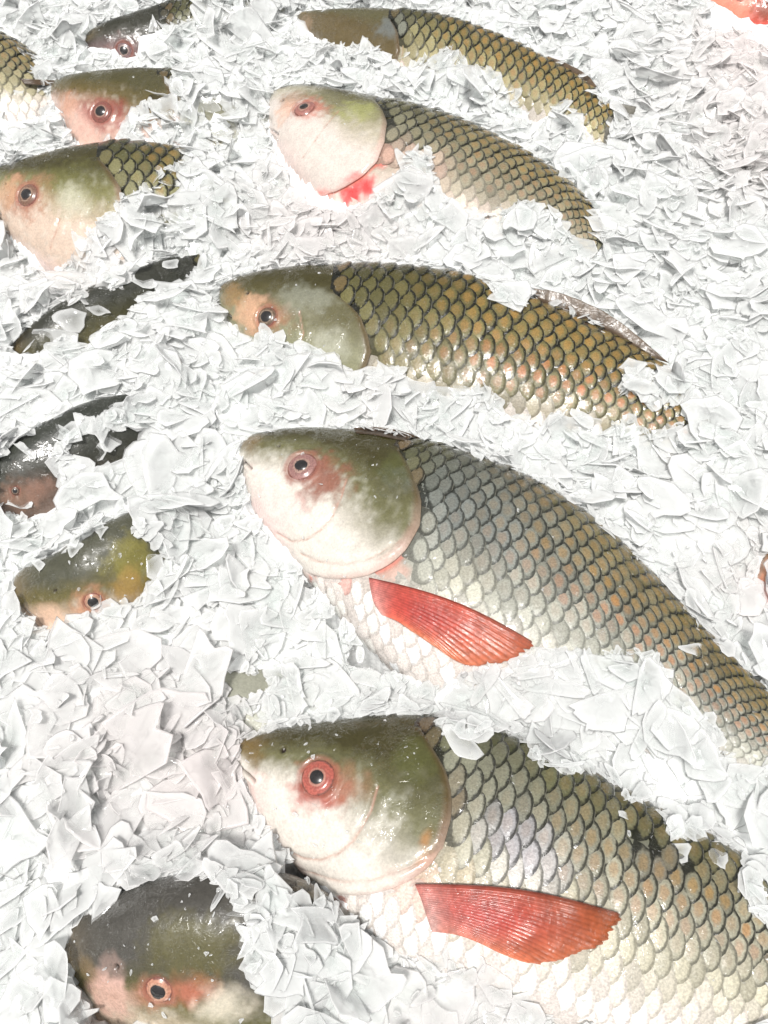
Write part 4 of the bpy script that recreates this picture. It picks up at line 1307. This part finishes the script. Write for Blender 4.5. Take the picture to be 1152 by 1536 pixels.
# packed ice under everything: it meets the fish along the line where they come out of it
st = 2
GAPS = [(545,985,16),(578,1000,12),(455,882,9),(495,935,8),(432,1312,16),(462,1345,12),(175,1338,16),(120,1378,8),(328,1012,9),(1096,395,9),(1142,1015,12),(1062,447,10),(236,1062,9),
        (150,1105,6),(375,765,8),(1010,690,9),(880,195,8),(1110,860,6),(65,398,9),(120,395,5),(740,330,7),(60,1235,7),(30,1395,9),(480,972,8),(985,48,6),(1035,640,8)]
gap = np.zeros_like(ICE)
for (x, y, r) in GAPS:
    p = surf_hit(np.array([[x, y]], float))[0]
    rr = 2.0 * r * ((p - CAM) @ AX_F) / F_PX
    gap = np.maximum(gap, sstep(1.0, 0.55, np.hypot(cx - p[0], cyy - p[1]) / rr))
rough = fbm(cell_p * 120 + 31, 3)
bz = np.where(bare, top - 0.004, ICE - 0.004 + 0.008 * (rough - 0.5))
for _ in range(2):
    bz = np.where(bare, np.minimum(blur(bz), top - 0.003), blur(bz))
bz = bz - 0.11 * gap
m, nt = newmat('wet_grey_steel')
N = NT(nt)
n_ = N.noise(40, 4, 0.6)
N.out(principled(N, N.mix(N.ramp(n_, 0.3, 0.7), (0.05, 0.05, 0.048, 1), (0.11, 0.11, 0.105, 1)), N.ramp(n_, 0.3, 0.7, 0.25, 0.5), spec=0.4))
TV = np.array([[X0, Y0, -0.05], [X1, Y0, -0.05], [X1, Y1, -0.05], [X0, Y1, -0.05], [X0, Y0, -0.056], [X1, Y0, -0.056], [X1, Y1, -0.056], [X0, Y1, -0.056]])
o = link('display_tray', mesh_np('display_tray', TV, [(0, 1, 2, 3), (7, 6, 5, 4), (0, 4, 5, 1), (1, 5, 6, 2), (2, 6, 7, 3), (3, 7, 4, 0)], m, smooth=False))
o['kind'] = 'structure'
GAPM = np.zeros((MH, MW), bool)
for (x, y, r) in GAPS:
    GAPM |= np.hypot((gx + wx - x) / 1.3, gy + wy - y) < r * 1.25
BX, BY, BZ = cx[::st, ::st], cyy[::st, ::st], bz[::st, ::st]
h_, w_ = BX.shape
i, j = np.meshgrid(np.arange(h_ - 1), np.arange(w_ - 1), indexing='ij')
q = np.stack([i * w_ + j, i * w_ + j + 1, (i + 1) * w_ + j + 1, (i + 1) * w_ + j], -1).reshape(-1, 4)
bed = link('ice_bed', mesh_np('ice_bed', np.stack([BX, BY, BZ], -1).reshape(-1, 3), q, M_BED))
bed['kind'] = 'structure'


def flake_template(n, aspect, jag, thick, curl, seed):
    rg = np.random.default_rng(seed)
    k = rg.integers(4, 8)                               # a few broken corners
    ca = np.sort(rg.uniform(0, 2 * math.pi, k) * 0.3 + np.arange(k) * 2 * math.pi / k)
    cr = rg.uniform(0.62, 1.15, k)
    cpnt = np.stack([np.cos(ca) * cr, np.sin(ca) * cr], -1)
    tpar = np.mod(np.linspace(0, k, n, endpoint=False) + rg.uniform(-0.12, 0.12, n), k)
    i = tpar.astype(int)
    fr = (tpar - i)[:, None]
    O = cpnt[i % k] * (1 - fr) + cpnt[(i + 1) % k] * fr
    O = O * (1 + rg.uniform(-0.1, 0.3) * np.sin(fr * math.pi)) * (1 + jag * rg.normal(0, 1, (n, 1)))
    O[:, 1] *= aspect
    O = O[np.argsort(np.arctan2(O[:, 1], O[:, 0]))]
    rd = rg.uniform(0.0, 0.45)
    O = O * (1 - rd) + rd * (np.roll(O, 1, 0) + np.roll(O, -1, 0) + O) / 3 * 1.06
    th = thick

    def bend(p, z):
        zz = z + curl * (p[:, 0] ** 2 - 0.3) + 0.6 * curl * p[:, 0] * p[:, 1] + 0.045 * np.sin(p[:, 0] * 3 + seed) * np.cos(p[:, 1] * 3.3 + seed * 2)
        return np.concatenate([p, zz[:, None]], 1)
    wd = rg.uniform(0.0, 1.0, n)
    tp = bend(O * 0.93, np.full(n, th / 2) * (0.6 + 0.4 * wd))
    tq = bend(O * rg.uniform(0.4, 0.6), th * (0.5 + 0.15 * rg.random(n)))
    md = bend(O, (wd - 0.5) * th * 0.4)
    bt = bend(O * 0.95, -np.full(n, th / 2))
    ct = bend(np.zeros((1, 2)), np.array([th * 0.66])); cb = bend(np.zeros((1, 2)), np.array([-th * 0.5]))
    V = np.concatenate([tp, md, bt, ct, cb, tq])
    F = []
    for a in range(n):
        b = (a + 1) % n
        F += [(3 * n, 3 * n + 2 + a, 3 * n + 2 + b), (3 * n + 2 + a, a, b), (3 * n + 2 + a, b, 3 * n + 2 + b),
              (a, n + a, n + b), (a, n + b, b), (n + a, 2 * n + a, 2 * n + b), (n + a, 2 * n + b, n + b), (3 * n + 1, 2 * n + b, 2 * n + a)]
    return V, np.array(F)


def EDGE(V):
    n = (len(V) - 2) // 4                               # inner top, rim, underside, two centres, mid ring
    e = np.zeros(len(V)); e[:n] = 0.12; e[n:3 * n] = 1.0
    return e


TPL = {'plate': [flake_template(int(RNG.integers(10, 18)), RNG.uniform(0.32, 1.0), RNG.uniform(0.03, 0.15), RNG.uniform(0.04, 0.09), RNG.uniform(-0.2, 0.25), 100 + k) for k in range(44)],
       'sliver': [flake_template(10, RNG.uniform(0.12, 0.28), 0.06, RNG.uniform(0.05, 0.09), RNG.uniform(-0.15, 0.15), 300 + k) for k in range(14)],
       'chip': [flake_template(7, RNG.uniform(0.4, 1.0), 0.1, RNG.uniform(0.1, 0.3), RNG.uniform(-0.2, 0.2), 500 + k) for k in range(20)],
       'slab': [flake_template(20, RNG.uniform(0.6, 0.95), 0.05, RNG.uniform(0.05, 0.09), RNG.uniform(-0.12, 0.12), 700 + k) for k in range(10)]}

PINK = [(205,1130,150,0.5),(330,1150,70,0.35),(1130,120,130,0.45),(1140,230,70,0.3),(480,320,90,0.35),(330,1200,80,0.25),(1130,860,70,0.45),(1120,60,60,0.6),
        (700,1500,130,0.35),(430,330,60,0.25),(745,975,70,0.4),(560,350,70,0.3),(110,400,60,0.3),(540,600,50,0.2)]


def tint_of(px):
    c = np.array([0.982, 0.987, 0.984]) * np.ones(px.shape[:-1] + (1,))
    for (x, y, r, k) in PINK:
        w = (k * 0.42 * np.exp(-(((px[..., 0] - x) ** 2 + (px[..., 1] - y) ** 2) / r ** 2)))[..., None]
        c = c * (1 - w) + w * np.array([0.95, 0.72, 0.70])
    return c


# how far (in picture px) a spot is from bare fish, and how often it is already covered
DISTM = np.full((MH, MW), 90.0)
grow = VIS.copy()
DISTM[grow] = 0
for k in range(1, 45):
    g2 = dilate(grow, 1)
    DISTM[g2 & ~grow] = 2 * k
    grow = g2
COVER = np.zeros((MH, MW), np.int16)
acc = []                                               # kind, template, 3x3, location, outline px


def rot_from(nx, ny, tilt, spin, yaw):
    n = norm(np.array([-nx, -ny, 1.0]))
    n = norm(n + math.tan(tilt) * np.array([math.cos(spin), math.sin(spin), 0]))
    a = norm(np.cross(n, np.array([math.sin(yaw), math.cos(yaw), 0.12])))
    b = np.cross(n, a)
    return np.stack([a, b, n], 1)


def put(kind, p, sz, tilt, yaw, dz, lo_px, ti=None, free=False, fit=0.62):
    dep = (p - CAM) @ AX_F
    c, _ = project(p)
    room = float(mask_at(DISTM, c))
    r_px = sz * F_PX / dep
    if not free:
        if room <= 0 or mask_at(GAPM, c):
            return False
        if r_px * fit > room:
            sz *= room / (r_px * fit)
            r_px = room / fit
            if r_px < lo_px:
                return False
    _, gx_, gy_, _ = ice_h(p[0], p[1])
    g = math.hypot(gx_, gy_)
    lim = min(1.0, 0.8 / max(g, 1e-6))
    Rm = rot_from(gx_ * lim, gy_ * lim, tilt, RNG.uniform(0, 6.28), yaw)
    ti = int(RNG.integers(len(TPL[kind]))) if ti is None else ti
    loc = p + np.array([0, 0, dz])
    V, F = TPL[kind][ti]
    q, _ = project((V * sz) @ Rm.T + loc)
    if not free and mask_at(VIS_IN, q).mean() > 0.13:
        return False
    acc.append((kind, ti, Rm * sz, loc, q))
    n = (len(V) - 2) // 4
    o = (q[n:2 * n] - c) * 0.85 + c
    x0, y0 = (o.min(0) + MARG) / 2; x1, y1 = (o.max(0) + MARG) / 2
    x0, y0, x1, y1 = max(int(x0), 0), max(int(y0), 0), min(int(x1) + 1, MW), min(int(y1) + 1, MH)
    if x1 > x0 and y1 > y0:
        COVER[y0:y1, x0:x1] += in_poly(o, gx[y0:y1, x0:x1], gy[y0:y1, x0:x1])
    return True


VIS_IN = erode(VIS, 5) | GAPM
CAMF = lambda a, b: a * (b / a) ** RNG.random()


def scatter(kind, count, smin, smax, zlo, zhi, tilt, lo_px, fit=0.62):
    made = 0
    pxs = np.stack([RNG.uniform(-110, PW + 110, count * 8), RNG.uniform(-90, PH + 110, count * 8)], -1)
    w = surf_hit(pxs)
    dens = np.linalg.norm(w - CAM, axis=-1) ** 2.4
    keep = RNG.random(len(pxs)) < dens / dens.max()
    for p in w[keep]:
        if made >= count:
            break
        made += put(kind, p, CAMF(smin, smax), abs(RNG.normal(0, tilt)), RNG.uniform(0, 6.28), RNG.uniform(zlo, zhi), lo_px, fit=fit)
    return made


def fill(kind, need, smin, smax, zlo, zhi, tilt, lo_px, rounds, fit=0.62):
    """more flakes wherever the cover is still thin"""
    made = 0
    for _ in range(rounds):
        ys, xs_ = np.where((COVER < need) & (DISTM > 1.5))
        if len(ys) == 0:
            break
        s_ = RNG.permutation(len(ys))[:900]
        pxs = np.stack([gx[ys[s_], xs_[s_]], gy[ys[s_], xs_[s_]]], -1)
        w = surf_hit(pxs)
        for p, iy, ix in zip(w, ys[s_], xs_[s_]):
            if COVER[iy, ix] >= need:
                continue
            made += put(kind, p, CAMF(smin, smax), abs(RNG.normal(0, tilt)), RNG.uniform(0, 6.28), RNG.uniform(zlo, zhi), lo_px, fit=fit)
    return made


print('under', scatter('plate', 900, 0.015, 0.031, -0.008, -0.002, 0.3, 10, 0.4),
      'slab', scatter('slab', 240, 0.022, 0.038, -0.003, 0.002, 0.14, 26, 0.5),
      'fill', fill('plate', 2, 0.008, 0.028, -0.003, 0.002, 0.34, 7, 14, 0.38),
      'edge', fill('plate', 1, 0.006, 0.012, -0.002, 0.001, 0.35, 5, 6, 0.3),
      'edge', fill('chip', 1, 0.004, 0.007, -0.002, 0.001, 0.45, 3, 4, 0.35),
      'top', scatter('plate', 760, 0.007, 0.030, 0.001, 0.006, 0.48, 7, 0.4),
      'chips', scatter('chip', 2600, 0.0015, 0.006, 0.0, 0.005, 0.7, 3, 0.5),
      'slivers', scatter('sliver', 800, 0.008, 0.026, 0.0, 0.006, 0.35, 8, 0.4))


def place(kind, x, y, size_px, yaw, tilt=0.12, lift=0.004, ti=None):
    """a flake whose place can be read from the photograph, set down on whatever lies there"""
    p = surf_hit(np.array([[x, y]], float))[0]
    put(kind, p, size_px * ((p - CAM) @ AX_F) / F_PX, tilt, yaw, lift, 0, ti, free=True)


# the thick heap on the belly of the big carp, and single flakes lying on bare fish
for a in [(690,1055,52,0.4),(760,1050,62,1.2),(835,1040,62,0.2),(900,1060,62,2.0),(960,1040,52,0.8),(880,1020,45,1.6),(720,1040,42,2.4),(1010,1095,50,0.3),
          (800,1020,40,0.1),(1040,1135,50,1.0),(960,1110,55,2.2),(860,1085,45,0.7),(930,1010,38,2.9)]:
    place('slab', a[0], a[1], a[2], a[3], 0.22, 0.006)
for a in [(150,1358,30,0.4),(280,1306,30,1.2),(335,1335,34,1.9),(368,1405,36,1.1),(60,848,18,0.6),(155,795,20,1.4),(228,852,20,0.2),
          (110,828,16,2.6),(70,943,16,1.0),(175,905,20,0.1),(105,480,26,0.9),(45,520,20,0.4),(130,450,22,1.8),(215,425,22,0.3),(255,398,24,2.4),(40,680,22,0.7),(100,650,24,1.5),(30,755,20,0.2),
          (150,680,24,2.1),(350,515,22,0.4),(470,525,26,1.3),(560,560,26,0.2),(690,585,24,2.0),(870,630,24,0.6),(950,560,28,1.1),(780,1105,30,0.5),(700,1110,34,1.4),(880,1165,26,2.3),
          (1000,1035,26,0.2),(910,800,20,0.9),(1075,965,22,0.4),(860,735,20,2.0),(560,300,24,0.3),(470,300,22,1.1),(700,325,22,0.7),(830,320,18,0.1),(640,240,26,1.6),(600,85,20,0.4),(720,100,20,1.2),
          (840,160,20,0.6),(240,145,18,0.4),(160,210,20,1.0),(230,262,20,0.5),(120,375,24,1.3),(230,40,16,0.3),(160,80,12,1.2),(620,1035,26,0.5),(540,985,18,1.4),(640,1450,30,0.8),
          (560,1418,26,0.2),(480,1345,22,1.7),(700,1470,34,2.5),(790,1510,36,0.4),
          (735,985,22,0.3),(772,962,20,1.4),(755,970,14,2.0),(398,502,20,0.2),(612,250,34,1.6),(600,275,22,1.2),(1040,975,26,0.5),(760,440,34,1.1),(800,1128,26,0.9),(842,1140,22,0.2),
          (940,1225,18,0.3),(1010,1280,40,2.9),(1075,1290,22,2.4),(150,470,18,0.4),(85,500,34,0.7),(165,655,28,1.7),(95,650,24,0.8),(145,905,16,0.2),(395,1420,42,0.7),(420,1460,46,0.1),
          (372,1330,26,1.9),(690,1440,34,0.4),(650,1448,40,2.6),(745,1488,44,0.9),(40,85,22,0.4),(30,62,18,1.2),(25,150,12,0.3)]:
    place('plate', a[0], a[1], a[2], a[3], 0.2, 0.002)

# crumbs of ice on the wet fish, added to stand in for white glints
ys, xs_ = np.where(erode(VIS, 3))
s_ = RNG.permutation(len(ys))[:520]
for p in surf_hit(np.stack([gx[ys[s_], xs_[s_]], gy[ys[s_], xs_[s_]]], -1)):
    put('chip', p, CAMF(0.0006, 0.0021), abs(RNG.normal(0, 0.4)), RNG.uniform(0, 6.28), 0.0012, 0, free=True)

# the 300 flakes that show largest are things of their own
sizes = []
for (kind, ti, Mx, loc, q) in acc:
    c = q.mean(0)
    inside = (-5 < c[0] < PW + 5) and (-5 < c[1] < PH + 5)
    h = float(ice_h(loc[0], loc[1])[0])
    sizes.append(np.ptp(q[:, 0]) * np.ptp(q[:, 1]) * (1 if inside else 0) * (1 if loc[2] > h - 0.001 else 0.12) * (0.3 if kind == 'sliver' else 1))
sizes = np.array(sizes)
order = np.argsort(-sizes)
singles, rest = order[:300], order[300:]

meshes = {}
for kind, lst in TPL.items():
    for k, (V, F) in enumerate(lst):
        meshes[kind, k] = mesh_np('ice_' + kind, V, F, M_ICE, {'Tint': np.ones((len(V), 3)), 'Edge': EDGE(V)})
MARKS = []
NAME = dict(F1='nearest red finned carp', F2='silvery red finned carp', F3='golden scaled carp', F4='bloody gilled carp', F5='topmost long carp', L1='small dark headed carp',
            L2='red cheeked carp', L3='cut off olive carp', L4='hidden dark backed carp', L5='blackish carp', L6='small brown headed carp', L7='broad grey topped carp',
            L0='scaly tail end', R1='raw red gill flesh', R2='peach coloured snout', H1='buried silver carp')
for kx, pts in dict(F1=dict(snout=(360,1140),forehead=(500,1078),back=(800,1120),rump=(1080,1290),throat=(440,1300),belly=(620,1445),fin=(850,1440)),
                    F2=dict(snout=(360,690),forehead=(500,640),back=(760,700),rump=(1060,930),throat=(420,830),belly=(580,1000),flank=(900,1000),fin=(760,985)),
                    F3=dict(snout=(328,450),forehead=(440,400),back=(640,395),chin=(420,520),belly=(640,590),rump=(950,610)),
                    F4=dict(snout=(405,170),nape=(560,145),back=(780,215),throat=(450,295),belly=(680,320),tail=(895,370)),
                    F5=dict(snout=(445,30),back=(700,35),belly=(640,90),tail=(930,170)), L1=dict(head=(180,60)), L2=dict(forehead=(160,108),cheek=(170,205)),
                    L3=dict(back=(140,215),cheek=(100,380)), L4=dict(back=(150,450)), L5=dict(back=(100,640),cheek=(60,750)), L6=dict(back=(110,825),eye=(150,905)),
                    L7=dict(back=(240,1320),snout=(100,1440),cheek=(390,1480)), L0=dict(edge=(60,110)), R1=dict(edge=(1090,40)), R2=dict(edge=(1135,850)), H1=dict(flank=(390,1050))).items():
    for part, p in pts.items():
        MARKS.append((kx, part, np.array(p, float)))
WORD = {'plate': 'flake', 'slab': 'sheet', 'sliver': 'sliver', 'chip': 'chip'}
NTH = ['largest'] + [w + ' largest' for w in ('second third fourth fifth sixth seventh eighth ninth tenth eleventh twelfth thirteenth fourteenth '
                                              'fifteenth sixteenth seventeenth eighteenth nineteenth twentieth').split()]
DIRS = ['right of', 'up right of', 'above', 'up left of', 'left of', 'down left of', 'below', 'down right of']
tally = {}
for k in singles:                                      # already in order of size
    kind, ti, Mx, loc, q = acc[k]
    o = bpy.data.objects.new('ice_' + WORD[kind], meshes[kind, ti])
    COL.objects.link(o)
    M4 = np.eye(4); M4[:3, :3] = Mx; M4[:3, 3] = loc
    o.matrix_world = Matrix(M4.tolist())
    c = q.mean(0)
    o.color = tuple(tint_of(c[None])[0]) + (1,)
    kx, part, p = min(MARKS, key=lambda m: np.hypot(*(m[2] - c)))
    ang = math.atan2(-(c[1] - p[1]), c[0] - p[0])
    rel = DIRS[int(round(ang / (math.pi / 4))) % 8]
    on = mask_at(VIS, c)
    if on:
        rel = 'lying near'
    pink = 'pink stained ' if o.color[1] < 0.87 else ''
    key = (WORD[kind], rel, kx, part)
    n = tally.get(key, 0)
    tally[key] = n + 1
    who = 'the ' + NAME[kx] + "'s " + part if kx not in ('L0', 'R1', 'R2') else 'the ' + NAME[kx]
    o['kind'] = 'thing'
    o['label'] = (NTH[min(n, 19)] + ' ' + pink + 'ice ' + WORD[kind] + ' ' + rel + ' ' + who)
    o['category'] = 'ice ' + WORD[kind]
    o['group'] = 'ice pieces round the ' + NAME[kx]

Vs, Fs, Ts, Es, base_i = [], [], [], [], 0
for k in rest:
    kind, ti, Mx, loc, q = acc[k]
    V, F = TPL[kind][ti]
    Vs.append(V @ Mx.T + loc); Fs.append(F + base_i); base_i += len(V)
    Es.append(EDGE(V))
    Ts.append(np.tile(tint_of(q.mean(0)[None]) * RNG.uniform(0.985, 1.005), (len(V), 1)))
o = link('crushed_ice', mesh_np('crushed_ice', np.concatenate(Vs), np.concatenate(Fs), M_ICE, {'Tint': np.clip(np.concatenate(Ts), 0, 0.992), 'Edge': np.concatenate(Es)}))
o['kind'] = 'stuff'
o['label'] = 'loose white crushed ice heaped over and between all the fish'
o['category'] = 'crushed ice'
print('flakes', len(acc), 'tris', sum(len(f) for f in Fs))
